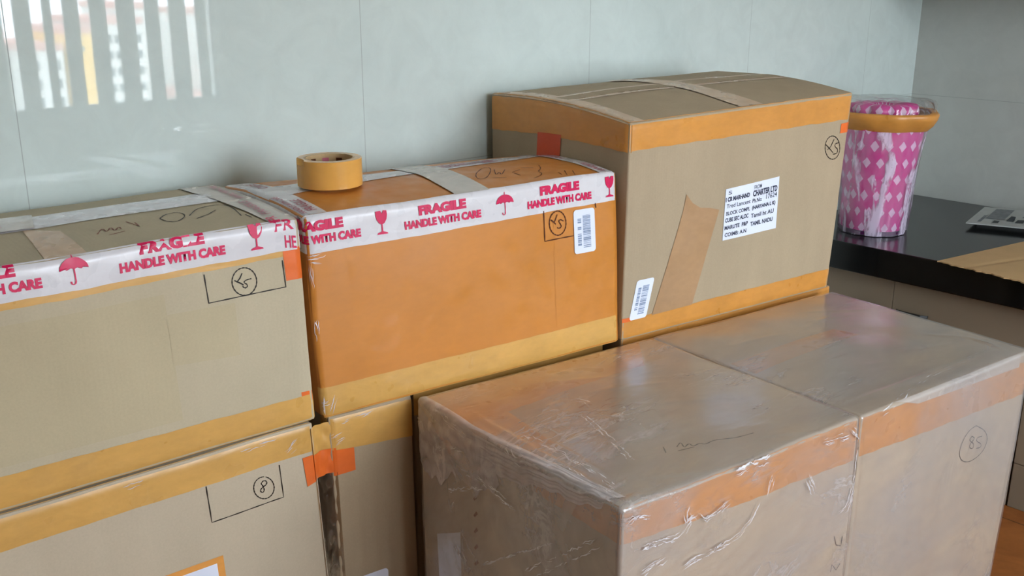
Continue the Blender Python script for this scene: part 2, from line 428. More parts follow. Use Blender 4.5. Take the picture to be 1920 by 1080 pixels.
K['crease_glint'] = clear_film('crease_glint', 1.5, 0.9, rough=0.25, bumpk=1.0, seed=2.2, stretch=(4, 4, 4), gloss=3.0, col=(236, 234, 238), kb=7.0)  # whitish fold colour with highlights of film and tape painted in
def crease_glints(mb, fn, paths, wd, seed, n=3, off=.0070):
    """thin broken film folds and tape glints along each path, highlights painted in white"""
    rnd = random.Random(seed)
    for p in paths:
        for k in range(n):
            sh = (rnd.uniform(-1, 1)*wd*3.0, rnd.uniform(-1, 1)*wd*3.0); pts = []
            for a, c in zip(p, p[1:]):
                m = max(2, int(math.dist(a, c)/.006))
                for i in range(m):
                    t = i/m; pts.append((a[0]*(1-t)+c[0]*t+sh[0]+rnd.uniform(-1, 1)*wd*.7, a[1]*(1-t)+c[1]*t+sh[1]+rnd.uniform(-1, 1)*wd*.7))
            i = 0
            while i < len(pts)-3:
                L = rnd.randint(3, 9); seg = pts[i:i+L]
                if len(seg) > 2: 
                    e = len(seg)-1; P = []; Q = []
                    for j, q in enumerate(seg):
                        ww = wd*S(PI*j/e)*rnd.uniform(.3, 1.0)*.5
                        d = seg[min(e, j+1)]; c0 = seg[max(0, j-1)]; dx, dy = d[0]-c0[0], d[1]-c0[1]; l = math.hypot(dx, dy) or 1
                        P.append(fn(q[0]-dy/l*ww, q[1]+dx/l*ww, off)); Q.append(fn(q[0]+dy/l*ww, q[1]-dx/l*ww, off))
                    mb.poly(P+Q, 'crease_glint', [(a, e+1+a, e+2+a, a+1) for a in range(e)])
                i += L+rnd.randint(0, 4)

# ------------------------------------------------------------------ the room
WALL_Y, WALL_X, FRONT_Y, LEFT_X, CEIL = 2.035, 4.134, -2.0, -2.4, 2.75
K['tile_back'] = tiles('white_wall_tile', (210, 220, 214), 0, (0.607, 0.779), (1.2, 0.6))
K['tile_right'] = tiles('grey_white_wall_tile', (190, 192, 185), 1, (1.2, 0.9), (1.2, 0.6), rough=0.08)
K['plaster'] = plain('cream_plaster', (214, 208, 196), 0.85, 0.2, 0.03, scale=3)
K['ceiling_white'] = plain('white_ceiling', (242, 240, 236), 0.9, 0.2, 0.02, scale=3)
def floor_mat():
    m = Mat('brown_floor_tile'); sp = m.n('ShaderNodeSeparateXYZ'); m.l(m.co.outputs['Object'], sp.inputs[0])
    def j(v): return m.math('LESS_THAN', m.math('ABSOLUTE', m.math('WRAP', m.math('SUBTRACT', v, 0.13), 0.3, -0.3)), 0.002)
    jj = m.math('MAXIMUM', j(sp.outputs[0]), j(sp.outputs[1]))
    c = m.ramp(m.noise(5, 5, 0.65, None, 1.2), [(0.3, lin((128, 70, 30))), (0.7, lin((176, 108, 54)))])
    m.base(m.mix(jj, c, lin((70, 44, 26)))); m.rough(0.28); m.bump(m.math('SUBTRACT', 1.0, jj), 0.3, 0.001); return m.m
K['floor'] = floor_mat()
def slab(name, lo, hi, mat):
    mb = MB(); mb.box(lo, hi, mat); o = mb.build(name, smooth=False); tag(o, kind='structure'); return o
T = 0.12
slab('floor', (LEFT_X-T, FRONT_Y-T, -0.1), (WALL_X+T, WALL_Y+T, 0), 'floor')
slab('ceiling', (LEFT_X-T, FRONT_Y-T, CEIL), (WALL_X+T, WALL_Y+T, CEIL+0.1), 'ceiling_white')
slab('wall_back', (LEFT_X-T, WALL_Y, 0), (WALL_X+T, WALL_Y+T, CEIL), 'tile_back')
slab('wall_right', (WALL_X, FRONT_Y, 0), (WALL_X+T, WALL_Y, CEIL), 'tile_right')
K['left_plaster'] = plain('white_plaster', (240, 238, 232), 0.85, 0.2, 0.02, scale=3)
slab('wall_left', (LEFT_X-T, FRONT_Y, 0), (LEFT_X, WALL_Y, CEIL), 'left_plaster')
mb = MB()
for lo, hi in (((LEFT_X, 0), (WX0, CEIL)), ((WX0, 0), (WX1, WZ0)),
               ((WX0, WZ1), (WX1, CEIL)), ((WX1, 0), (WALL_X, CEIL))):
    mb.box((lo[0], FRONT_Y-T, lo[1]), (hi[0], FRONT_Y, hi[1]), 'plaster')
tag(mb.build('wall_front', smooth=False), kind='structure')
# window with wide upright slats, seen in the photo as a reflection in the tiles
K['frame'] = plain('grey_window_frame', (150, 150, 146), 0.5)
K['slat'] = plain('grey_blind_slat', (128, 130, 128), 0.7, 0.2)
e = bpy.data.objects.new('window_1', None); COL.objects.link(e); e.location = ((WX0+WX1)/2, FRONT_Y, WZ0); tag(e, kind='structure')
mb = MB(); fwd = 0.05
mb.box((WX0, FRONT_Y-.08, WZ0), (WX1, FRONT_Y-.03, WZ0+.04), 'frame'); mb.box((WX0, FRONT_Y-.08, WZ1-.04), (WX1, FRONT_Y-.03, WZ1), 'frame')
mb.box((WX0, FRONT_Y-.08, WZ0), (WX0+.04, FRONT_Y-.03, WZ1), 'frame'); mb.box((WX1-.04, FRONT_Y-.08, WZ0), (WX1, FRONT_Y-.03, WZ1), 'frame')
mb.build('window_frame', e, smooth=False)
gx = [1.99, 2.10, 2.25, 2.41, 2.58, 2.73, 2.90, 3.03]; gx = [1.99-.155*k for k in range(6, 0, -1)]+gx
for a, b in zip(gx, gx[1:]):
    mb = MB(); hw = max(.022, (b-a)/2-.031)
    mb.box(((a+b)/2-hw, FRONT_Y-.025, WZ0+.005), ((a+b)/2+hw, FRONT_Y-.015, WZ1-.01), 'slat'); mb.build('slat', e, smooth=False)
# low tiled houses across the street
K['facade_white'] = plain('white_facade', (232, 232, 228), 0.9, 0.1)
K['facade_yellow'] = plain('yellow_facade', (238, 196, 110), 0.9, 0.1)
K['facade_pink'] = plain('pink_roof', (206, 160, 150), 0.9, 0.1)
K['facade_dark'] = plain('dark_opening', (110, 116, 120), 0.8, 0.2)
K['street'] = plain('street', (168, 164, 156), 0.9, 0.1)
def house(x0, x1, y, z0, z1, mat, label, rows, cols, ww=.8, wh=.8, pitch=1.5):
    h = empty('house', ((x0+x1)/2, y, z0), label, 'building', 'houses across the street')
    mb = MB(); mb.box((x0, y-8, z0), (x1, y, z1), mat); mb.build('wall', h, smooth=False)
    mb = MB(); mb.box((x0-.05, y-8.1, z1), (x1+.05, y+.1, z1+.4), 'facade_pink'); mb.build('roof', h, smooth=False)
    for r in range(rows):
        for c in range(cols):
            cx = x0+(x1-x0)*(c+.5)/cols; cz = z1-.9-pitch*r
            mb = MB(); mb.box((cx-ww/2, y-.05, cz-wh/2), (cx+ww/2, y+.06, cz+wh/2), 'facade_dark'); mb.build('window', h, smooth=False)
house(9.0, 19.6, -62, -14, -1.6, 'facade_white', 'broad white house reflected at the left edge of the tiles', 4, 5, 1.2)
house(19.8, 22.2, -60, -14, -2.4, 'facade_white', 'narrow white house reflected left of the yellow one', 5, 2, .7, .6, 1.1)
house(22.4, 24.1, -60, -14, -1.5, 'facade_yellow', 'yellow house reflected in the tiles between the slats', 1, 1, .5, .3)
house(24.4, 27.2, -60, -14, -1.0, 'facade_white', 'white house with small windows reflected right of the yellow one', 6, 3, .7, .5, 1.0)
house(27.5, 29.3, -63, -14, -.2, 'facade_white', 'plain tall white house, third from the right in the reflection', 0, 1)
house(29.6, 31.6, -58, -14, -6.0, 'facade_white', 'lowest white house in the reflection, with open sky above its roof', 1, 1)
house(31.9, 36.0, -60, -14, -.6, 'facade_white', 'white house with close rows of windows at the right end of the reflection', 8, 6, .45, .35, .7)
mb = MB(); mb.box((-80, -160, -14.1), (120, FRONT_Y-.6, -14.0), 'street'); tag(mb.build('ground', smooth=False), kind='structure')

# counter along the right wall
K['granite'] = plain('black_granite', (18, 18, 19), 0.16, 0.5, 0.3, scale=60, bumpv=0.0)
K['cab'] = plain('beige_laminate', (150, 134, 114), 0.5, 0.4, 0.06, scale=3)
K['black'] = plain('black_metal', (18, 18, 18), 0.4)
CX, CZ = 3.1646, 0.781
mb = MB(); mb.box((CX, FRONT_Y+.9, CZ-.1), (WALL_X-.001, WALL_Y-.001, CZ), 'granite')
o = mb.build('granite_worktop', smooth=False, bevel=0.004); tag(o, 'black granite worktop on the beige cabinets along the right wall', 'worktop')
def cabinet(y0, y1, label):
    x0, x1 = CX+.05, WALL_X-.005
    e = empty('base_cabinet', ((x0+x1)/2, (y0+y1)/2, 0), label, 'cabinet', None)
    mb = MB(); mb.box((x0+.02, y0+.001, 0), (x1, y1-.001, CZ-.1005), 'cab'); mb.build('carcass', e, smooth=False)
    mb = MB(); mb.box((x0+.001, y0+.002, 0.001), (x0+.0195, y1-.002, .155), 'cab'); mb.build('plinth', e, smooth=False, bevel=.001)
    ym = (y0+y1)/2
    for a, b, hy in ((ym+.001, y1-.002, ym+.10), (y0+.002, ym-.001, ym-.075)):
        mb = MB(); mb.box((x0, a, .158), (x0+.0195, b, CZ-.104), 'cab'); d = mb.build('door', e, smooth=False, bevel=.001)
        mb = MB()
        prof = [(.0, -.055, 0), (-.022, -.04, .004), (-.03, 0, .006), (-.022, .04, .004), (0, .055, 0)]
        mb.grid(lambda i, t: (x0+prof[i][0]+.006*math.cos(t)-.004, hy+prof[i][1], .563+prof[i][2]+.012*S(t)), range(5), [2*PI*k/10 for k in range(11)], 'black')
        mb.build('handle', d)
cabinet(1.10, 2.03, 'beige base cabinet in the corner, two black handles showing above the wrapped boxes')
cabinet(0.17, 1.097, 'beige base cabinet nearest the camera, under the cardboard sheet end of the worktop')
# wall cabinet over the counter, just above the frame: it shades the corner
e = empty('wall_cabinet', (WALL_X-.17, 1.0, 1.62), 'beige wall cabinet on the right wall, above the worktop', 'cabinet')
mb = MB(); mb.box((WALL_X-.34, 0.0, 1.62), (WALL_X-.004, WALL_Y-.004, 2.3), 'cab'); mb.build('carcass', e, smooth=False)
for k in range(4):
    mb = MB(); mb.box((WALL_X-.36, .003+k*.507, 1.622), (WALL_X-.3405, .507+k*.507, 2.298), 'cab'); mb.build('door', e, smooth=False, bevel=.001)

# flat cardboard sheet on the worktop
P0, P1, P2, P3 = (3.146, 1.398), (3.62, 1.315), (3.56, .72), (3.03, .78)
e = empty('cardboard_sheet', (3.3, 1.05, CZ), 'flat kraft cardboard sheet overhanging the front of the black worktop', 'cardboard')
mb = MB()
def sheet(u, v, t):
    x = (P0[0]*(1-u)+P1[0]*u)*(1-v)+(P3[0]*(1-u)+P2[0]*u)*v; y = (P0[1]*(1-u)+P1[1]*u)*(1-v)+(P3[1]*(1-u)+P2[1]*u)*v
    if u == 0: x += .004*S(v*47)+.003*S(v*131)
    z = CZ+.0015+.004*abs(S(v*PI*1.3))*(1-u*.5) - .0035*math.exp(-((v-.16-u*.12)/.012)**2)*(1 if v > .03 else 0)
    return (x, y, max(CZ+.0012, z)+t)
U, V = rng(0, 1, .05), rng(0, 1, .0125)
mb.grid(lambda u, v: sheet(u, v, .004), U, V, 'kraft_sheet', True); mb.grid(lambda u, v: sheet(u, v, 0), U, V, 'kraft_sheet')
for k in (0, 1):
    mb.grid(lambda t, v: sheet(k, v, t), (0, .004), V, 'kraft_sheet'); mb.grid(lambda t, u: sheet(u, k, t), (0, .004), U, 'kraft_sheet')
mb.build('sheet', e, weld=.0002)
# folded newspaper on a dark tray at the back
e = empty('newspaper', (3.88, 1.5, CZ), 'folded grey-white printed newspaper at the back of the black worktop', 'newspaper')
K['news'] = plain('newsprint', (176, 178, 174), 0.7, 0.3, 0.06)
K['news_ink'] = plain('newsprint_ink', (66, 70, 72), 0.7, 0.2, 0.2, scale=60)
K['news_mid'] = plain('newsprint_grey', (128, 132, 134), 0.7, 0.2, 0.2, scale=60)
q = [(3.695, 1.53), (4.02, 1.60), (4.09, 1.42), (3.765, 1.35)]
def pap(u, v, z): 
    return ((q[0][0]*(1-v)+q[1][0]*v)*(1-u)+(q[3][0]*(1-v)+q[2][0]*v)*u, (q[0][1]*(1-v)+q[1][1]*v)*(1-u)+(q[3][1]*(1-v)+q[2][1]*v)*u, CZ+.001+z+.003*abs(S(u*5)*S(v*4)))
mb = MB()
def pbox(mb, u0, u1, v0, v1, z0, z1, mat):
    P = [pap(u0, v0, z0), pap(u1, v0, z0), pap(u1, v1, z0), pap(u0, v1, z0), pap(u0, v0, z1), pap(u1, v0, z1), pap(u1, v1, z1), pap(u0, v1, z1)]
    mb.poly(P, mat, [(0,3,2,1),(4,5,6,7),(0,1,5,4),(1,2,6,5),(2,3,7,6),(3,0,4,7)])
pbox(mb, 0, 1, .25, 1, .0, .016, 'news'); pbox(mb, -.12, .98, 0, .98, .0165, .020, 'news')
for (a, b, c, d, m) in ((.12, .45, .3, .92, 'news_mid'), (.5, .62, .25, .55, 'news_ink'), (.66, .8, .2, .38, 'news_ink'), (.55, .95, .7, .9, 'news_mid'), (.7, .93, .5, .6, 'news_mid'), (.04, .1, .1, .8, 'news_mid'), (.3, .4, .1, .22, 'news_ink')):
    P = [pap(a, c, .0206), pap(b, c, .0206), pap(b, d, .0206), pap(a, d, .0206)]; mb.poly(P, m)
mb.build('folded_pages', e, smooth=False)
mb = MB(); mb.box((3.78, 1.20, CZ+.001), (4.05, 1.325, CZ+.045), 'black')
o = mb.build('black_tray', smooth=False, bevel=.006); tag(o, 'black plastic tray beside the newspaper at the right edge of the photo', 'tray')

# ------------------------------------------------------------------ wrapped pink bin on the worktop
K['pink'] = None
def pink_mat():
    m = Mat('pink_bin_with_white_spots'); sp = m.n('ShaderNodeSeparateXYZ'); m.l(m.co.outputs['Object'], sp.inputs[0])
    ang = m.math('ARCTAN2', sp.outputs[1], sp.outputs[0])
    u = m.math('MULTIPLY', ang, 18/(2*PI)); v = m.math('MULTIPLY', sp.outputs[2], 17.0)
    row = m.math('FLOOR', v); sh = m.math('MULTIPLY', m.math('MODULO', row, 2.0), 0.5)
    fu = m.math('ABSOLUTE', m.math('SUBTRACT', m.math('FRACT', m.math('ADD', m.math('ADD', u, 20.0), sh)), 0.5))
    fv = m.math('ABSOLUTE', m.math('SUBTRACT', m.math('FRACT', v), 0.5))
    d = m.math('LESS_THAN', m.math('ADD', m.math('ADD', fu, fv), m.math('MULTIPLY', m.noise(30, 2), 0.2)), 0.42)
    m.base(m.mix(d, lin((216, 48, 148)), lin((238, 196, 226)))); m.rough(0.35)
    m.bump(m.noise(14, 4, 0.6), 0.3, 0.004); return m.m
K['pink'] = pink_mat()
K['purple'] = plain('purple_base', (70, 26, 66), 0.3)
K['film_bin'] = clear_film('clear_wrap_on_bin', 0.07, 1.1, rough=0.22, bumpk=1.0, seed=3.1, stretch=(3, 3, 1.6), gloss=1.8, col=(232, 216, 238), kb=6.0)  # lilac-white streaks in the colour stand in for glare on the wrap
K['film_bag'] = clear_film('clear_bag_top', 0.10, 0.4, rough=0.12, bumpk=0.9, seed=5.1)
BX, BY = 3.405, 1.77
e = empty('waste_bin', (BX, BY, CZ), 'bright pink bin with white diamond spots, wrapped in clear film, on the worktop', 'bin')
lo = (BX, BY)
mb = MB(); mb.lathe([(.0, CZ+.012), (.09, CZ+.012), (.109, CZ+.012), (.112, CZ+.02), (.120, CZ+.14), (.131, CZ+.27), (.142, CZ+.385), (.15, CZ+.40), (.146, CZ+.40), (.13, CZ+.27), (.10, CZ+.03), (0, CZ+.03)], 'pink', c=lo)
mb.build('bin_body', e, sharp=40)
mb = MB(); mb.lathe([(0, CZ+.001), (.104, CZ+.001), (.114, CZ+.004), (.115, CZ+.016), (.108, CZ+.020)], 'purple', c=lo); mb.build('bin_base', e, sharp=40)
wob = lambda a, z: .003*S(5*a+z*40)+.0025*S(11*a+z*23)+.0015*S(23*a-z*60)
mb = MB(); mb.lathe([(.150, CZ+.375), (.168, CZ+.392), (.182, CZ+.415), (.186, CZ+.43), (.180, CZ+.437), (.16, CZ+.436)], 'tan_tape_c', c=lo, wob=lambda a, z: .006*S(3*a+.5)+.004*S(7*a)+wob(a, z)); mb.build('rim_tape', e, sharp=0)
mb = MB(); mb.lathe([(.118, CZ+.002), (.120, CZ+.02), (.127, CZ+.14), (.139, CZ+.27), (.150, CZ+.375)], 'film_bin', n=96, c=lo, wob=wob); mb.build('clear_wrap', e, sharp=0)
mb = MB(); mb.lathe([(.172, CZ+.437), (.165, CZ+.455), (.155, CZ+.468), (.13, CZ+.476), (.09, CZ+.470), (.04, CZ+.476), (0.001, CZ+.472)], 'film_bag', n=96, c=lo, wob=lambda a, z: 3*wob(a, z)); mb.build('plastic_bag_top', e, sharp=0)
mb = MB()
for k in range(9):
    a = k*.7; mb.lathe([(.02, CZ+.395), (.045, CZ+.43), (.04, CZ+.455), (.001, CZ+.462)], 'pink', n=16, c=(BX+.075*math.cos(a), BY+.075*S(a)))
mb.build('pink_lining', e, sharp=0)

# ------------------------------------------------------------------ cartons (local mm come from the photo)
bx = {}
bx['A'] = Box([[0.132, 1.611, 0.8437], [0.9308, 1.5703, 0.8437], [0.155, 2.03, 0.8437], [0.9539, 1.9885, 0.8439], [0.124, 1.62, 1.231], [0.9228, 1.5793, 1.2351], [0.167, 2.018, 1.2325], [0.9661, 1.9787, 1.2345]], top=.006,bow=.006,seed=1)
bx['B'] = Box([[0.9529, 1.5775, 0.8357], [1.7199, 1.4992, 0.83], [0.9822, 1.9524, 0.8341], [1.7534, 1.8713, 0.8308], [0.9409, 1.5873, 1.2329], [1.7068, 1.5135, 1.2353], [0.9742, 1.9592, 1.2329], [1.7566, 1.8659, 1.2249]], top=.006,bow=.012,seed=2)
bx['C'] = Box([[1.7229, 1.4935, 0.8308], [2.5101, 1.4195, 0.8199], [1.7734, 2.0076, 0.8302], [2.5782, 1.9225, 0.8315], [1.7206, 1.4879, 1.346], [2.5282, 1.4073, 1.3646], [1.7713, 2.0109, 1.3676], [2.6027, 1.9085, 1.386]], top=.012,bow=.014,seed=3)
bx['D'] = Box([[0.15, 1.612, 0.0], [0.966, 1.5705, 0.0], [0.17, 2.025, 0.0], [0.985, 1.984, 0.0], [0.12, 1.613, 0.8365], [0.9227, 1.5713, 0.8375], [0.145, 2.025, 0.8365], [0.945, 1.984, 0.8375]], top=.002,r=.003,seed=4)
bx['E'] = Box([[0.985, 1.579, 0.0], [1.166, 1.562, 0.0], [1.005, 1.95, 0.0], [1.182, 1.935, 0.0], [0.964, 1.5795, 0.833], [1.1525, 1.5632, 0.8318], [0.985, 1.95, 0.833], [1.172, 1.935, 0.8318]], top=0,nz=.0005,r=.003,seed=5)
bx['H'] = Box([[1.19, 1.595, 0.0], [1.722, 1.548, 0.0], [1.21, 1.95, 0.0], [1.75, 1.88, 0.0], [1.182, 1.594, 0.831], [1.718, 1.548, 0.827], [1.202, 1.95, 0.831], [1.75, 1.88, 0.827]], top=0,nz=.0005,r=.003,seed=9)
bx['F'] = Box([[1.745, 1.513, 0.0], [2.555, 1.438, 0.0], [1.775, 1.99, 0.0], [2.57, 1.91, 0.0], [1.745, 1.513, 0.829], [2.556, 1.4345, 0.814], [1.775, 1.99, 0.829], [2.575, 1.91, 0.814]], top=.002,seed=6)
bx['G1'] = Box([[1.1229, 0.9515, 0.0], [1.7684, 0.8923, 0.0], [1.1327, 1.4923, 0.0], [1.7931, 1.4351, 0.0], [1.1077, 0.9474, 0.8388], [1.7448, 0.8889, 0.828], [1.1508, 1.5344, 0.834], [1.7998, 1.466, 0.8256]], top=.006,r=.007,seed=7)
bx['G2'] = Box([[1.7707, 0.8923, 0.0], [2.4034, 0.8343, 0.0], [1.7955, 1.4351, 0.0], [2.4428, 1.379, 0.0], [1.7471, 0.8889, 0.828], [2.4264, 0.8265, 0.8166], [1.8021, 1.466, 0.8256], [2.4941, 1.393, 0.8167]], top=.006,r=.007,seed=8)

# --- upper left carton, FRAGILE tape, number in a ring
b = bx['A']; F_, T_ = b.front, b.topf
def ink_a(mb, b):
    for p in ([(0.614, 0.3209), (0.6162, 0.2697), (0.764, 0.27), (0.7618, 0.3202)],
              [(0.6928, 0.3186), (0.6997, 0.3146), (0.7051, 0.3086), (0.7085, 0.301), (0.7096, 0.2928), (0.7081, 0.2847), (0.7043, 0.2778), (0.6985, 0.2727), (0.6914, 0.27), (0.6837, 0.2699), (0.6763, 0.2725), (0.67, 0.2774), (0.6654, 0.2842), (0.663, 0.292), (0.663, 0.3001), (0.6655, 0.3077), (0.67, 0.3139), (0.6763, 0.3182), (0.6836, 0.32), (0.6911, 0.3192), (0.6982, 0.3158)],
              [(0.6834, 0.3108), (0.6782, 0.3023), (0.6712, 0.2961)], [(0.6675, 0.3003), (0.6792, 0.2927), (0.6839, 0.2891)],
              [(0.6997, 0.2977), (0.6897, 0.2974), (0.6836, 0.2938), (0.6915, 0.2884), (0.6894, 0.2831), (0.6838, 0.2837), (0.6815, 0.2882)]):
        stroke(mb, F_, p, .0024, 'ink')
    for p in ([(0.4707, 0.0937), (0.4896, 0.1288), (0.4861, 0.0934), (0.5033, 0.1292), (0.4998, 0.0943), (0.5148, 0.1218), (0.5139, 0.1039)],
              [(0.534, 0.1436), (0.5448, 0.1037), (0.5454, 0.1314)], [(0.4866, 0.0798), (0.5162, 0.0891)]): stroke(mb, T_, p, .003, 'ink_red')
    for p in ([(0.5914, 0.1343), (0.6094, 0.1592), (0.6373, 0.1684), (0.6382, 0.128), (0.6082, 0.0917), (0.5935, 0.1119), (0.5914, 0.1343)],
              [(0.6421, 0.1252), (0.672, 0.1732), (0.6945, 0.1852), (0.7215, 0.1869), (0.7356, 0.1613), (0.7206, 0.0714)],
              [(0.6468, 0.0968), (0.6737, 0.1152), (0.7005, 0.1454)], [(0.7307, 0.0772), (0.7331, 0.0519)]): stroke(mb, T_, p, .0026, 'ink')
eA = carton(b, 'grey-beige cardboard box at top left, FRAGILE tape on its edge above a ringed number', 'kraft_a', ink_a)
def f(mb):
    rect(mb, F_, -.004, b.w+.004, .336, b.h+.009, 'white_tape', off=.0011, jag=.0008, wr=.0008, seed=1)
    for c, k in ((.566-.302, 'F'), (.405, 'U'), (.566, 'F'), (.716, 'G'), (.868, 'F'), (.112, 'G')): 
        if c < .86: tape_print(mb, F_, c, k, .336, off=.0024 if k == 'F' else .0030)
    text(mb, F_, 'FR', .752, .790, .3735, .394, 'print', off=.0022); text(mb, F_, 'HE', .770, .792, .342, .365, 'print', off=.0022, shear=-.004)
part(eA, 'fragile_tape', f, label='white tape printed FRAGILE HANDLE WITH CARE in magenta')
def f(mb): quad(mb, F_, [(-.004, .322), (b.w, .3265), (b.w, .352), (-.004, .35)], 'tan_tape', off=.0006, jag=.001)
part(eA, 'tan_tape', f)
def f(mb): quad(mb, F_, [(0, -.003), (b.w, -.003), (b.w, .053), (0, .062)], 'tan_tape', off=.0007, jag=.0008, wr=.0004, seed=3); 
part(eA, 'tan_tape', f)
def f(mb):
    quad(mb, T_, [(0, .15), (b.w-.06, .215), (b.w-.06, .325), (0, .25)], 'white_tape', off=.0012, wr=.0022, seed=4)
part(eA, 'clear_tape', f, label='glossy whitish tape along the lid seam')
def f(mb): quad(mb, T_, [(0, .175), (.392, .187), (.412, .31), (0, .30)], 'hazy_tape', off=.0030, wr=.0008, seed=9); text(mb, T_, 'CARE', .20, .345, .215, .245, 'print_soft', off=.0042)
part(eA, 'clear_tape', f)
def f(mb): quad(mb, T_, [(.366, .001), (.431, .008), (.425, .15), (.372, .19)], 'pale_tape', off=.0008)
part(eA, 'clear_tape', f)
def f(mb):
    quad(mb, T_, [(.745, .004), (b.w+.02, .0), (b.w+.02, b.d+.01), (.716, b.d+.01)], 'hazy_tape', off=.0020, wr=.0012, seed=6)
    g = lambda a, c, off=0: T_(b.w-.004-c, a, off)
    text(mb, g, 'FRAGILE', .05, .17, .025, .043, 'print_soft', off=.0042); text(mb, g, 'HANDLE WITH CARE', .20, .37, .015, .03, 'print_soft', off=.0042)
    text(mb, g, 'FR', .0, .03, .03, .05, 'print', off=.0042)
part(eA, 'fragile_tape', f, label='hazy tape along the right edge of the lid')
def f(mb): quad(mb, F_, [(.766, .281), (b.w+.01, .280), (b.w+.01, .34), (.764, .34)], 'orange_tape', off=.0009)
part(eA, 'orange_tape', f)
def f(mb): quad(mb, F_, [(.776, .04), (b.w+.01, .04), (b.w+.01, .059), (.775, .0615)], 'orange_tape', off=.0005)
part(eA, 'orange_tape', f)
def f(mb): quad(mb, F_, [(.541, .173), (.663, .164), (.6635, .261), (.5405, .264)], 'kraft_patch', off=.0008, wr=.0003)
part(eA, 'paper_patch', f, label='small square kraft patch')
def f(mb): quad(mb, F_, [(.02, .075), (.545, .072), (.541, .30), (.02, .30)], 'kraft_patch', off=.0005)
part(eA, 'paper_patch', f, label='large kraft patch')

# --- orange tape-covered carton in the middle
b = bx['B']; FB, TB, LB = b.front, b.topf, b.left
def ink_b(mb, b):
    for p in ([(0.5546, 0.341), (0.5558, 0.2739), (0.6369, 0.2747)],
              [(0.5982, 0.3346), (0.6055, 0.3308), (0.6114, 0.3246), (0.6154, 0.3167), (0.6171, 0.3079), (0.6162, 0.2992), (0.6129, 0.2915), (0.6075, 0.2856), (0.6006, 0.2822), (0.593, 0.2816), (0.5853, 0.2839), (0.5785, 0.2888), (0.5733, 0.2958), (0.5702, 0.3042), (0.5695, 0.313), (0.5713, 0.3213), (0.5754, 0.3283), (0.5814, 0.3332), (0.5887, 0.3356), (0.5964, 0.3351), (0.6039, 0.3319)],
              [(0.5923, 0.328), (0.5873, 0.3185), (0.5841, 0.313)], [(0.5743, 0.3186), (0.581, 0.3134), (0.5877, 0.3071)],
              [(0.6095, 0.3113), (0.5996, 0.3168), (0.5956, 0.3114), (0.6023, 0.3044), (0.6029, 0.2983), (0.5943, 0.2965), (0.5913, 0.2999)], [(0.7042, 0.3400), (0.7062, 0.329)]):
        stroke(mb, FB, p, .0029, 'ink_brown', off=.0022)
    for p in ([(0.476, 0.1393), (0.5157, 0.1827), (0.5412, 0.1923), (0.5286, 0.1582), (0.4718, 0.0867), (0.4464, 0.0835), (0.4529, 0.1074), (0.476, 0.1393)],
              [(0.5334, 0.1545), (0.4964, 0.0919), (0.5309, 0.129), (0.507, 0.0866), (0.5531, 0.1404)], [(0.4783, 0.079), (0.5097, 0.0698)],
              [(0.5831, 0.1232), (0.5496, 0.1069), (0.5493, 0.0718)], [(0.5949, 0.1364), (0.6216, 0.124)],
              [(0.6496, 0.1413), (0.6326, 0.1072), (0.6085, 0.0885), (0.6059, 0.0678), (0.5859, 0.0476), (0.5616, 0.0381)],
              [(0.6437, 0.0564), (0.637, 0.0342)], [(0.6679, 0.064), (0.6458, 0.0254)], [(0.6848, 0.0552), (0.6636, 0.0179)]):
        stroke(mb, TB, p, .0024, 'ink_brown')
eB = carton(b, 'orange-brown cardboard box in the middle, covered in tape, under the tape roll', 'brown_tape', ink_b)
for k, (x0, x1) in enumerate(((-.01, .078), (.074, .335), (.331, .585), (.581, b.w+.01))):
    def f(mb):
        rect(mb, FB, x0, x1, .002, b.h-.002, 'brown_tape', off=.0006+.0004*(k % 2), wr=.0012 if k == 0 else .0003, seed=k)
        if k == 0: crease_glints(mb, FB, [[(.0, .326), (.045, .33)], [(.002, .32), (.03, .315)], [(.004, .31), (.004, .25)], [(.006, .2), (.007, .13)]], .0018, 4, 3, .0026)  # white strokes paint glints on the corner tape
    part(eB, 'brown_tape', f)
def f(mb): quad(mb, FB, [(-.012, -.004), (b.w+.004, -.004), (b.w+.004, .066), (-.012, .063)], 'tan_tape', off=.0014, jag=.0006, wr=.0006, seed=7); crease_glints(mb, FB, [[(.004, .012), (.006, .055)], [(.012, .01), (.03, .05)], [(.0, .03), (.03, .034)]], .0018, 3, 3, .0026)  # glints on the bottom tape painted as white strokes
part(eB, 'tan_tape', f)
def f(mb):
    quad(mb, FB, [(-.03, .332), (b.w+.006, .339), (b.w+.006, b.h+.009), (-.03, b.h+.009)], 'white_tape', off=.0018, jag=.0006, wr=.0006, seed=2)
    for c, k in ((.020, 'F'), (.158, 'G'), (.299, 'F'), (.452, 'U'), (.602, 'F'), (.748, 'G')): tape_print(mb, FB, c, k, .337, off=.0034, sc=1.0)
part(eB, 'fragile_tape', f, label='white tape printed FRAGILE HANDLE WITH CARE in magenta')
def f(mb):
    quad(mb, TB, [(-.01, .15), (b.w, .265), (b.w, .33), (-.01, .255)], 'white_tape', off=.0010, wr=.0006, seed=5)
    g = lambda a, c, off=0: TB(a, c+.16+a*.135, off)
    text(mb, g, 'HANDLE WITH CARE', .42, .61, .012, .055, 'print_soft', off=.0022); text(mb, g, 'CARE', .10, .17, .03, .05, 'print_soft', off=.0022)
part(eB, 'fragile_tape', f, label='printed tape along the lid seam')
def f(mb): quad(mb, TB, [(.335, .004), (.42, .004), (.462, b.d-.002), (.373, b.d-.002)], 'hazy_tape', off=.0022, wr=.0006)
part(eB, 'clear_tape', f)
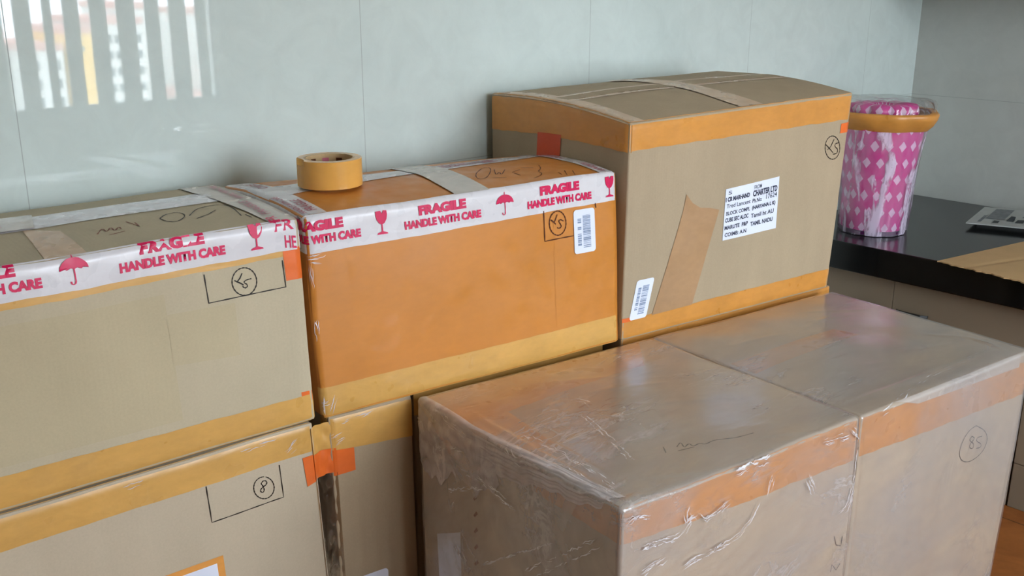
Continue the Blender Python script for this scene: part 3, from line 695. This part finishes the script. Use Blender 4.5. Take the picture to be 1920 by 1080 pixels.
def f(mb):
    rect(mb, TB, b.w-.038, b.w+.03, -.002, b.d-.02, 'white_tape', off=.0014, wr=.0008, seed=8)
    g = lambda a, c, off=0: TB(b.w-.034+c, a, off)
    text(mb, g, 'FRAGILE', .02, .10, .004, .02, 'print_soft', off=.0026); text(mb, g, 'HANDLE', .18, .28, .004, .02, 'print_soft', off=.0026)
part(eB, 'fragile_tape', f, label='printed tape on the right edge of the lid')
def f(mb):
    rect(mb, TB, -.03, .052, .012, b.d-.005, 'white_tape', off=.0014, wr=.0016, seed=3)
    g = lambda a, c, off=0: TB(.046-c, a, off)
    text(mb, g, 'FRAGILE', .03, .11, .004, .024, 'print_soft', off=.003); text(mb, g, 'HANDLE WITH CARE', .02, .15, .030, .042, 'print_soft', off=.003); text(mb, g, 'CARE', .24, .32, .004, .024, 'print_soft', off=.003)
part(eB, 'fragile_tape', f, label='printed tape on the left edge of the lid')
def f(mb): barcode(mb, lambda a, c, off=0: FB(a, c, off+.002), .638, .700, .232, .331, 5)
part(eB, 'barcode_label', f)

# --- big kraft carton on the right
b = bx['C']; FC, TC, LC = b.front, b.topf, b.left
def ink_c(mb, b):
    for p in ([(0.7402, 0.4235), (0.7512, 0.4191), (0.7613, 0.4119), (0.7693, 0.4027), (0.7743, 0.3924), (0.7759, 0.3822), (0.7738, 0.3731), (0.7684, 0.3661), (0.76, 0.3619), (0.7498, 0.3611), (0.7388, 0.3637), (0.7282, 0.3693), (0.719, 0.3774), (0.7123, 0.3872), (0.7087, 0.3975), (0.7086, 0.4073), (0.7119, 0.4156), (0.7183, 0.4215), (0.7271, 0.4245), (0.7377, 0.4241), (0.7487, 0.4204)],
              [(0.7439, 0.415), (0.7327, 0.3961), (0.7188, 0.389)], [(0.7108, 0.4041), (0.7274, 0.3931), (0.7474, 0.3787)],
              [(0.7671, 0.4033), (0.7515, 0.4028), (0.7511, 0.3942), (0.7673, 0.3867), (0.7652, 0.3746), (0.7482, 0.375)]): stroke(mb, FC, p, .0028, 'ink')
eC = carton(b, 'tall kraft cardboard box with a white address label and a diagonal tape strip', 'kraft_c', ink_c)
def f(mb): quad(mb, FC, [(.0, .466), (b.w+.004, .462), (b.w+.004, b.h+.001), (.0, b.h+.007)], 'tan_tape_c', off=.0008, jag=.0014, wr=.0005, seed=1)
part(eC, 'amber_tape', f)
def f(mb): quad(mb, FC, [(.0, -.004), (b.w, -.004), (b.w, .056), (.0, .052)], 'tan_tape_c', off=.0008, jag=.0008, wr=.0005, seed=2)
part(eC, 'amber_tape', f)
def f(mb): quad(mb, LC, [(-.006, .462), (b.d, .438), (b.d, b.h+.004), (-.006, b.h+.004)], 'tan_tape_c', off=.0012, jag=.0012, wr=.0010, seed=3)
part(eC, 'amber_tape', f)
def f(mb): quad(mb, TC, [(-.004, .006), (.046, .004), (.046, b.d-.002), (-.004, b.d-.002)], 'pale_tape', off=.0014, wr=.0004)
part(eC, 'pale_tape', f)
def f(mb): quad(mb, TC, [(.0, .232), (b.w, .222), (b.w, .325), (.0, .312)], 'pale_tape', off=.0010); quad(mb, TC, [(.0, .25), (b.w, .24), (b.w, .304), (.0, .294)], 'kraft_c', off=.0016)
part(eC, 'pale_tape', f)
def f(mb): quad(mb, TC, [(.365, .004), (.445, .004), (.425, b.d-.002), (.365, b.d-.002)], 'pale_tape', off=.0022)
part(eC, 'pale_tape', f)
def f(mb):
    quad(mb, FC, [(.097, .049), (.237, .051), (.308, .286), (.180, .296)], 'peach_strip', off=.0012)
    P = lambda p: FC(*p, .0012)
    mb.poly([P(p) for p in ((.180, .296), (.216, .2932), (.212, .316), (.190, .340))], 'peach_strip')
    mb.poly([P(p) for p in ((.216, .2932), (.262, .2896), (.240, .300), (.212, .316))], 'peach_strip')
    mb.poly([P(p) for p in ((.262, .2896), (.308, .286), (.275, .2945), (.240, .300))], 'peach_strip')
K['peach_strip'] = tape('dull_tan_tape', (176, 138, 100), 0.4)
part(eC, 'tape_strip', f, label='diagonal strip of dull tan tape')
def f(mb): quad(mb, LC, [(.238, .395), (.329, .388), (.325, .452), (.234, .458)], 'red_tape', off=.0018)
part(eC, 'red_orange_tape', f)
def f(mb): quad(mb, FC, [(.766, .428), (b.w+.01, .428), (b.w+.01, .455), (.766, .453)], 'orange_tape', off=.0012)
part(eC, 'orange_tape', f)
def f(mb): quad(mb, FC, [(.0, .046), (.03, .046), (.03, .056), (.0, .057)], 'orange_tape', off=.0012)
part(eC, 'orange_tape', f)
def f(mb):
    Q = [(.3295, .203), (.536, .206), (.5265, .343), (.3255, .335)]
    def L(u, v, off=0): 
        return FC((Q[0][0]*(1-u)+Q[1][0]*u)*(1-v)+(Q[3][0]*(1-u)+Q[2][0]*u)*v, (Q[0][1]*(1-u)+Q[1][1]*u)*(1-v)+(Q[3][1]*(1-u)+Q[2][1]*u)*v, off)
    mb.grid(lambda u, v: L(u, v, .0013), rng(0, 1, .1), rng(0, 1, .1), 'label')
    rows = [('S', .05, .11, .88, .95, 0), ('FROM', .52, .66, .87, .945, 0), ('I CR MARHAND', .01, .44, .745, .835, 3), ('CHARTER LTD', .50, .97, .73, .85, 3),
            ('Tred Lancent', .03, .46, .62, .70, 0), ('Ph.No:', .50, .68, .61, .69, 1), ('17624', .76, .97, .625, .72, 0), ('BLOCK COMPL', .03, .46, .48, .555, 1), ('(HARYANA L K)', .50, .95, .46, .555, 3),
            ('CUBE SEC ALOC', .02, .44, .345, .43, 2), ('Tamil ht AU', .49, .93, .32, .405, 1), ('MARUTE  P&P', .02, .44, .20, .28, 2), ('TAMIL NADU', .49, .92, .16, .245, 2), ('COIMB: A.N', .03, .42, .06, .14, 1)]
    for s, a0, a1, c0, c1, k in rows: text(mb, L, s, a0, a1, c0, c1, 'label_print', off=.0018, bold=.01+.012*k)
part(eC, 'address_label', f, label='white address label with rows of black text')
def f(mb): 
    L = lambda a, c, off=0: FC(a+(c-.049)*.21, c, off)
    barcode(mb, L, .022, .078, .048, .147, 9)
part(eC, 'barcode_label', f)

# --- lower left carton
b = bx['D']; FD = b.front
def ink_d(mb, b):
    for p in ([(0.5869, 0.7775), (0.5879, 0.7034), (0.7339, 0.703), (0.7329, 0.7717)],
              [(0.7026, 0.7567), (0.7082, 0.7525), (0.7128, 0.7468), (0.7159, 0.74), (0.7172, 0.7329), (0.7165, 0.726), (0.714, 0.72), (0.7098, 0.7155), (0.7043, 0.713), (0.6981, 0.7125), (0.6918, 0.7143), (0.6859, 0.7181), (0.681, 0.7235), (0.6775, 0.73), (0.6758, 0.737), (0.6759, 0.7439), (0.6779, 0.7501), (0.6815, 0.755), (0.6865, 0.7581), (0.6925, 0.7593), (0.6987, 0.7583)],
              [(0.6916, 0.7462), (0.6967, 0.7512), (0.7037, 0.7476), (0.7028, 0.7405), (0.6932, 0.7382), (0.6877, 0.7327), (0.6917, 0.7267), (0.697, 0.7301), (0.6952, 0.7394), (0.6916, 0.7462)]):
        stroke(mb, FD, p, .0023, 'ink')
eD = carton(b, 'light kraft cardboard box at bottom left, with a ringed 8 in a drawn rectangle', 'kraft_d', ink_d)
def f(mb): quad(mb, FD, [(-.002, .774), (b.w+.004, .780), (b.w+.004, b.h+.004), (-.002, b.h+.004)], 'tan_tape', off=.0009, jag=.0006, wr=.0008, seed=5); crease_glints(mb, FD, [[(.45, .822), (.5, .823)], [(.66, .818), (.74, .822)], [(.76, .80), (.785, .825)], [(.752, .79), (.775, .80)]], .002, 5, 3, .0024)  # tape glints drawn as white strokes
part(eD, 'tan_tape', f)
def f(mb): quad(mb, FD, [(.786, .708), (b.w+.004, .716), (b.w+.004, .772), (.782, .771)], 'orange_tape', off=.0014)
part(eD, 'orange_tape', f)
def f(mb):
    rect(mb, FD, .41, .5995, .50, .630, 'label_edge', off=.0009); rect(mb, FD, .415, .586, .505, .618, 'label', off=.0013)
part(eD, 'address_label', f, label='white label edged with amber tape')

# --- lower middle carton, bound to its neighbour with film
b = bx['E']; FE = b.front
eE = carton(b, 'narrow kraft cardboard box under the orange-brown one, orange tape at its top left corner', 'kraft_c')
def f(mb): quad(mb, FE, [(-.03, .764), (b.w, .742), (b.w, b.h+.004), (-.03, b.h+.004)], 'tan_tape', off=.0010, jag=.0006, wr=.0012, seed=6); crease_glints(mb, FE, [[(.03, .815), (.10, .820)], [(.0, .79), (.03, .80)], [(.01, .775), (.04, .785)], [(.005, .81), (.02, .805)]], .0022, 6, 3, .0028)  # short white strokes stand in for glints on this tape
part(eE, 'tan_tape', f)
def f(mb): quad(mb, FE, [(-.008, .7045), (.049, .706), (.049, .756), (-.008, .762)], 'orange_tape', off=.0016)
part(eE, 'orange_tape', f)
D_ = bx['D']
def bridge(z0, z1, mat, off, dz=.012, n=7):
    def f(mb):
        def P(u, z):
            p = D_.front(D_.w-.005, z*D_.h/b.h, off); q = FE(.010, z, off); sag = 4*u*(1-u)*.010
            return [p[0]*(1-u)+q[0]*u, p[1]*(1-u)+q[1]*u+sag+.0015*S(z*160+u*9)*S(PI*u)+.0012*S(z*67-u*14)*S(PI*u), p[2]*(1-u)+q[2]*u]
        mb.grid(P, rng(0, 1, 1/12), rng(z0, z1, .004), mat)
    return f
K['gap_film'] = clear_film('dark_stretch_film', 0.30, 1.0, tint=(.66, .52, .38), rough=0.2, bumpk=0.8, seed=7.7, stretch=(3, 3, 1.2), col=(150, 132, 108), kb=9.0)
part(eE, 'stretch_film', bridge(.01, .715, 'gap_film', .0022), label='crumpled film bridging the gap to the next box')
part(eE, 'tan_tape', bridge(.765, .822, 'tan_tape', .0024)); part(eE, 'orange_tape', bridge(.712, .765, 'orange_tape', .0028))
def f(mb): barcode(mb, FE, .035, .108, .30, .459, 4)
part(eE, 'barcode_label', f)

# --- carton behind the wrapped ones, a dark sliver in the gap
b = bx['H']; FX = b.front
eX = carton(b, 'cardboard box almost hidden behind the film-wrapped boxes, under the orange-brown box', 'kraft_c')
def f(mb): quad(mb, FX, [(0, .765), (b.w, .765), (b.w, b.h+.01), (0, b.h+.01)], 'tan_tape', off=.0010)
part(eX, 'tan_tape', f)
# --- carton under the tall one
b = bx['F']; FF = b.front
eF = carton(b, 'kraft cardboard box under the tall one, only its taped top right corner showing', 'kraft_c')
def f(mb): quad(mb, FF, [(0, .765), (b.w+.03, .765), (b.w+.03, b.h+.02), (0, b.h+.02)], 'tan_tape_c', off=.0010)
part(eF, 'amber_tape', f)

# --- the two film-wrapped cartons in front
K['film_g'] = clear_film('stretch_film_front_left', 0.29, 0.4, rough=0.22, bumpk=0.4, gloss=1.8, col=(196, 188, 184), seed=1.3, stretch=(.55, 1.5, 1.4), rot=(0, .35, .35))
K['film_h'] = clear_film('stretch_film_front_right', 0.29, 0.25, rough=0.24, bumpk=0.3, gloss=1.6, seed=4.3, stretch=(.6, 1.3, .7), rot=(0, .3, .2))
def seg_d(p, a, c):
    ax = [c[i]-a[i] for i in range(3)]; L2 = sum(q*q for q in ax) or 1
    t = min(1, max(0, sum((p[i]-a[i])*ax[i] for i in range(3))/L2))
    return math.sqrt(sum((p[i]-a[i]-t*ax[i])**2 for i in range(3))), t
CF = [[(0.046, 0.748), (0.09, 0.746), (0.115, 0.743), (0.139, 0.748), (0.151, 0.762), (0.147, 0.784), (0.156, 0.802)], [(0.144, 0.77), (0.17, 0.777), (0.191, 0.76), (0.225, 0.764), (0.258, 0.78)], [(0.143, 0.68), (0.175, 0.687), (0.202, 0.685), (0.258, 0.69), (0.285, 0.697), (0.319, 0.719), (0.34, 0.746)], [(0.269, 0.824), (0.304, 0.828), (0.341, 0.826), (0.372, 0.828)], [(0.375, 0.786), (0.369, 0.769), (0.362, 0.749)], [(0.475, 0.818), (0.472, 0.814)], [(0.525, 0.814), (0.568, 0.811), (0.611, 0.806)], [(0.612, 0.816), (0.642, 0.79), (0.642, 0.743), (0.642, 0.707), (0.634, 0.673), (0.621, 0.641), (0.591, 0.633)], [(0.482, 0.752), (0.497, 0.728), (0.503, 0.709)], [(0.048, 0.705), (0.098, 0.713), (0.11, 0.722)], [(0.013, 0.806), (0.025, 0.812), (0.069, 0.802)]]
CT = [[(-0.001, 0.516), (-0.011, 0.466), (-0.017, 0.397)], [(0.051, 0.291), (0.051, 0.205), (0.049, 0.114), (0.025, 0.015)], [(0.005, 0.199), (0.019, 0.146), (0.014, 0.077), (0.006, 0.008)], [(0.192, 0.29), (0.161, 0.187), (0.125, 0.098)], [(0.231, 0.359), (0.241, 0.339), (0.234, 0.311)]]
CL = [[(0.642, 0.736), (0.553, 0.793), (0.542, 0.762), (0.536, 0.76)], [(0.514, 0.817), (0.51, 0.789), (0.505, 0.76), (0.509, 0.724), (0.488, 0.715)], [(0.499, 0.758), (0.438, 0.78), (0.392, 0.796)], [(0.416, 0.742), (0.37, 0.746), (0.327, 0.742), (0.29, 0.739)], [(0.29, 0.732), (0.26, 0.73), (0.24, 0.731)], [(0.347, 0.564), (0.261, 0.624), (0.182, 0.679), (0.146, 0.704)], [(0.221, 0.607), (0.145, 0.669), (0.08, 0.724), (0.04, 0.756)], [(0.459, 0.675), (0.343, 0.728)], [(0.28, 0.839), (0.24, 0.826), (0.202, 0.824)]]
CG = [[(0.065, -0.009), (0.297, 0.034), (0.398, 0.04), (0.486, 0.047), (0.552, 0.052), (0.618, 0.067)], [(0.616, 0.168), (0.559, 0.115)], [(0.552, 0.052), (0.594, 0.081)]]
def film(parent, b, mat, ridges, sides='ftl', cre=(), base=.0032, step=.007):
    def h(x, y, z):
        o = base+.0004*S(x*31+y*17)*S(z*23+y*9)
        for a, c, ht, wd in ridges:
            d, t = seg_d((x, y, z), a, c)
            if d < wd*3: o += ht*math.exp(-(d/wd)**2)*S(PI*min(1, max(.02, t)))**.5
        return o
    def f(mb):
        X, Y, Z = edges(b.w, b.r, step), edges(b.d, b.r, step), [z for z in edges(b.h, b.r, step) if z >= .0]
        Z = [z for k, z in enumerate(Z) if z > b.h-.42 or k % 4 == 0]
        mb.grid(lambda x, z: b.at(x, 0, z, h(x, 0, z)), X, Z, mat)
        mb.grid(lambda x, y: b.at(x, y, b.h, h(x, y, b.h)), X, Y, mat)
        if 'l' in sides: mb.grid(lambda y, z: b.at(0, y, z, h(0, y, z)), Y, Z, mat, True)
        if 'r' in sides: mb.grid(lambda y, z: b.at(b.w, y, z, h(b.w, y, z)), Y, Z, mat)
    mb = MB(); f(mb)
    for fn, paths, wd, n in cre: crease_glints(mb, fn, paths, wd, 5+n, n)
    o = mb.build('stretch_film', parent, weld=.0002, sharp=0); return o
b = bx['G1']; g1 = b; DZ = .0126; FG = lambda x, z, off=0: g1.front(x, z+DZ, off); LG = lambda y, z, off=0: g1.left(y, z+DZ, off); TG = b.topf; h = b.h-DZ; w_ = b.w; d_ = b.d
def ink_g(mb, b):
    for p in ([(0.5954, 0.5692), (0.6049, 0.5457), (0.6217, 0.5376), (0.6244, 0.5587)], [(0.5937, 0.4866), (0.5963, 0.5028), (0.6129, 0.4834), (0.6256, 0.4946)]): stroke(mb, FG, p, .003, 'ink')
    for p in ([(0.2253, 0.1223), (0.2109, 0.1025)], [(0.246, 0.1091), (0.2689, 0.1205), (0.2528, 0.098), (0.2769, 0.1084), (0.2704, 0.093), (0.2932, 0.0975), (0.2954, 0.0868), (0.3223, 0.0912), (0.3478, 0.0812), (0.3694, 0.0737), (0.4108, 0.0689)], [(0.2353, 0.0962), (0.2724, 0.0916)]):
        stroke(mb, TG, p, .0026, 'ink')
    rnd = random.Random(3)
    for k in range(16): x = .19+rnd.random()*.13; y = .24+rnd.random()*.10; stroke(mb, TG, [(x, y), (x+.02, y+.008*rnd.random()), (x+.03, y-.004)], .002, 'ink_red')
    for k in range(9): z = .50+k*.035; stroke(mb, LG, [(.385, z), (.375, z+.012)], .006, 'ink_red')
eG = carton(b, 'kraft cardboard box wrapped in clear stretch film at front, left of the seam', 'kraft_g', ink_g)
def f(mb): quad(mb, FG, [(-.002, .755), (w_+.002, .728), (w_+.002, h-.004), (-.002, h+.001)], 'peach_tape', off=.0008, jag=.0015, wr=.0006, seed=4)
part(eG, 'peach_tape', f)
def f(mb): quad(mb, LG, [(-.002, .757), (.36, .772), (.36, h+.012), (-.002, h+.004)], 'peach_tape', off=.0008, jag=.001, wr=.0006, seed=6)
part(eG, 'peach_tape', f)
def f(mb): quad(mb, TG, [(.0, .30), (.10, .34), (.52, .50), (.56, d_-.004), ][:0] or [(.002, .40), (.50, .44), (.60, d_-.004), (.002, d_-.004)], 'peach_tape', off=.0008, jag=.002, wr=.0006, seed=7)
part(eG, 'peach_tape', f)
def f(mb): quad(mb, TG, [(.0, .20), (.075, .22), (.10, .41), (.0, .41)], 'peach_tape', off=.0012, jag=.001)
part(eG, 'peach_tape', f)
def f(mb): quad(mb, LG, [(.43, .44), (.508, .42), (.512, .545), (.43, .585)], 'label', off=.0012)
part(eG, 'paper_label', f)
rd = random.Random(21); h = b.h
R1 = [((.02, .05, h), (.04, .45, h), .004, .005), ((.0, .02, h-.004), (.0, .46, h-.002), .004, .004), ((0, .56, h), (0, .44, h-.07), .007, .006), ((0, .55, h-.03), (0, .38, h-.10), .006, .005),
      ((0, .53, h-.06), (0, .30, h-.11), .004, .004), ((.03, .54, h), (0, .50, h-.03), .005, .005), ((0, .50, h-.01), (0, .47, h-.12), .004, .004),
      ((.055, .03, h), (.085, .40, h), .003, .004), ((.01, .01, h), (.06, .012, h), .005, .005), ((.02, 0, h-.004), (w_-.03, 0, h-.008), .0025, .004),
      ((w_-.006, 0, h-.02), (w_-.01, 0, .40), .004, .005), ((w_-.03, 0, h-.01), (w_-.02, 0, .45), .003, .004), ((.05, 0, .62), (.45, 0, h-.06), .002, .003), ((.02, 0, .66), (.28, 0, h-.08), .0025, .003), ((.08, 0, .56), (.36, 0, h-.12), .002, .003)]
for k in range(16):
    x = rd.uniform(.02, w_-.15); z = rd.uniform(.45, h-.10); L = rd.uniform(.05, .16); R1.append(((x, 0, z), (x+L, 0, z+L*rd.uniform(.3, .8)), rd.uniform(.0012, .0022), .0028))
for k in range(12):
    y = rd.uniform(.05, .50); z = rd.uniform(.45, h-.12); L = rd.uniform(.05, .14); R1.append(((0, y, z), (0, y+L, z+L*rd.uniform(-.2, .5)), rd.uniform(.001, .002), .003))
for k in range(12):
    x = rd.uniform(.05, w_-.15); y = rd.uniform(.05, .5); L = rd.uniform(.06, .2); R1.append(((x, y, h), (x+L, y+L*rd.uniform(-.5, .3), h), rd.uniform(.0008, .0016), .004))
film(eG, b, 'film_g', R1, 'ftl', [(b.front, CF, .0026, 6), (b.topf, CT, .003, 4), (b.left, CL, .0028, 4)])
K['film_fold'] = clear_film('bunched_film', 0.42, 1.2, rough=0.22, bumpk=0.9, seed=9.3, stretch=(1.2, 1.2, 1.2), col=(215, 208, 208), kb=14.0)
h = b.h-DZ
def bunch(fn, q, ripple, amp, jag, off, seed):
    """gathered film: pleats along the strip, ragged lower edge"""
    def f(mb):
        (a0, b0), (a1, b1), (a2, b2), (a3, b3) = q
        def P(u, v):
            k = jag*(S(u*13+seed)+.6*S(u*31+2*seed)+.4*S(u*57+seed))*(1-v)
            a = (a0*(1-u)+a1*u)*(1-v)+(a3*(1-u)+a2*u)*v; bb = (b0*(1-u)+b1*u)*(1-v)+(b3*(1-u)+b2*u)*v+k
            pl = S(v*ripple+u*5+seed+1.5*S(u*4+seed))*.6+S(v*ripple*1.9-u*9+seed)*.4
            return fn(a, bb, off+amp*(1+pl)*(.25+.75*S(PI*min(1, max(0, v))))*(.3+.7*S(PI*u)))
        mb.grid(P, rng(0, 1, .02), rng(0, 1, .012), 'film_fold')
    return f
part(eG, 'gathered_film', bunch(LG, [(.30, h-.10), (d_-.002, h-.155), (d_-.002, h+.012), (.34, h+.004)], 16, .0030, .012, .0045, 1.1), label='crumpled whitish film hanging over the back left corner')
part(eG, 'gathered_film', bunch(LG, [(.04, h-.016), (.36, h-.070), (.42, h+.004), (.02, h+.030)], 26, .0022, .004, .0042, 2.3), label='pleats of film along the left edge')

b = bx['G2']; g2 = b; FH = lambda x, z, off=0: g2.front(x, z+DZ, off); TH = b.topf; h2 = b.h-DZ; w2 = b.w
def ink_h(mb, b):
    for p in ([(0.4509, 0.6712), (0.48, 0.656), (0.5007, 0.6414), (0.5120, 0.6270), (0.5158, 0.6132), (0.508, 0.597), (0.4929, 0.5876), (0.47, 0.583), (0.4475, 0.5826), (0.427, 0.587), (0.4085, 0.5968), (0.398, 0.609), (0.3936, 0.6221), (0.396, 0.636), (0.4038, 0.6504), (0.414, 0.6615), (0.4293, 0.6693), (0.4509, 0.6712)],
              [(0.4391, 0.6484), (0.4277, 0.6411), (0.4541, 0.6257), (0.453, 0.6128), (0.4328, 0.6213), (0.4387, 0.6327), (0.4552, 0.6386), (0.4391, 0.6484)],
              [(0.4867, 0.6348), (0.4643, 0.6386), (0.4625, 0.6286), (0.4895, 0.6154), (0.4878, 0.6052), (0.4676, 0.6101)]): stroke(mb, FH, p, .0024, 'ink')
eH = carton(b, 'kraft cardboard box wrapped in film at front, right of the seam, with a ringed 85', 'kraft_g', ink_h)
def f(mb): quad(mb, FH, [(-.002, .722), (w2+.004, .700), (w2+.004, .785), (-.002, h2-.004)], 'peach_tape', off=.0008, jag=.0015, wr=.0006, seed=9)
part(eH, 'peach_tape', f)
def f(mb): quad(mb, TH, [(.02, .27), (w2-.25, .29), (w2-.27, .35), (.02, .34)], 'peach_tape', off=.0008, wr=.0005)
part(eH, 'peach_tape', f)
def f(mb): quad(mb, FH, [(.20, .79), (w2-.05, .778), (w2-.05, h2+.004), (.12, h2+.004)], 'hazy_tape', off=.0012, wr=.0008)
part(eH, 'clear_tape', f)
h2 = b.h
R2 = [((.02, 0, h2-.004), (w2-.03, 0, h2-.006), .003, .004), ((.005, 0, h2-.02), (.008, 0, .45), .003, .004), ((.02, .05, h2), (w2-.06, .045, h2), .003, .004), ((w2-.06, .045, h2), (w2-.05, .13, h2), .004, .005),
      ((w2-.05, .13, h2), (w2-.12, .20, h2), .002, .004), ((w2-.02, 0, h2-.02), (w2-.04, 0, .3), .0015, .005)]
for k in range(10):
    x = rd.uniform(.05, w2-.15); y = rd.uniform(.05, .5); L = rd.uniform(.06, .2); R2.append(((x, y, h2), (x+L, y+L*rd.uniform(-.5, .3), h2), rd.uniform(.0008, .0016), .004))
for k in range(8):
    x = rd.uniform(.02, w2-.15); z = rd.uniform(.35, h2-.15); L = rd.uniform(.08, .2); R2.append(((x, 0, z), (x+L*.3, 0, z-L), rd.uniform(.0008, .0014), .004))
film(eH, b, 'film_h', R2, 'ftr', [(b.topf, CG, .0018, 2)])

# ------------------------------------------------------------------ roll of brown tape on the orange carton
b = bx['B']
rx_, ry_ = 0.1475, 0.183
c0 = b.topf(rx_, ry_, .0012)
RC = (c0[0], c0[1]); RZ = c0[2]+.0025; RH = .0555; RR = .0655; RI = .0465
e = empty('tape_roll', (RC[0], RC[1], RZ), 'roll of brown packing tape standing on the orange-brown box', 'tape roll')
mb = MB(); n = 96
def rr(a): return RR+.0006*a/(2*PI)
def ring(profile, mat):
    mb.lathe(profile, mat, n=n, c=RC)
ring([(RI+.004, RZ), (RR-.0008, RZ), (RR, RZ+.0008), (RR, RZ+RH-.0008), (RR-.0008, RZ+RH), (RI+.004, RZ+RH)], 'roll')
mb.build('wound_tape', e, sharp=40)
mb = MB(); ring([(RI+.004, RZ), (RI, RZ), (RI, RZ+RH), (RI+.004, RZ+RH), (RI+.004, RZ)], 'core')
K['pinkprint'] = plain('pink_core_print', (206, 110, 130), 0.5)
for k in range(9):
    a0 = .4+k*.62
    mb.grid(lambda a, z: (RC[0]+(RI-.0006)*math.cos(a), RC[1]+(RI-.0006)*S(a), z), [a0+.05*j for j in range(7)], (RZ+RH*.35, RZ+RH*.85), 'pinkprint' if k % 2 else 'ink_brown')
mb.build('paper_core', e, sharp=40)
mb = MB()
mb.grid(lambda t, z: (RC[0]+(RR+.0006+.006*t*t)*math.cos(3.3-t*.22), RC[1]+(RR+.0006+.006*t*t)*S(3.3-t*.22), RZ+z+.004*t), [k/8 for k in range(9)], (RH-.012, RH+.003), 'tan_tape')
mb.build('tape_end', e, sharp=0)
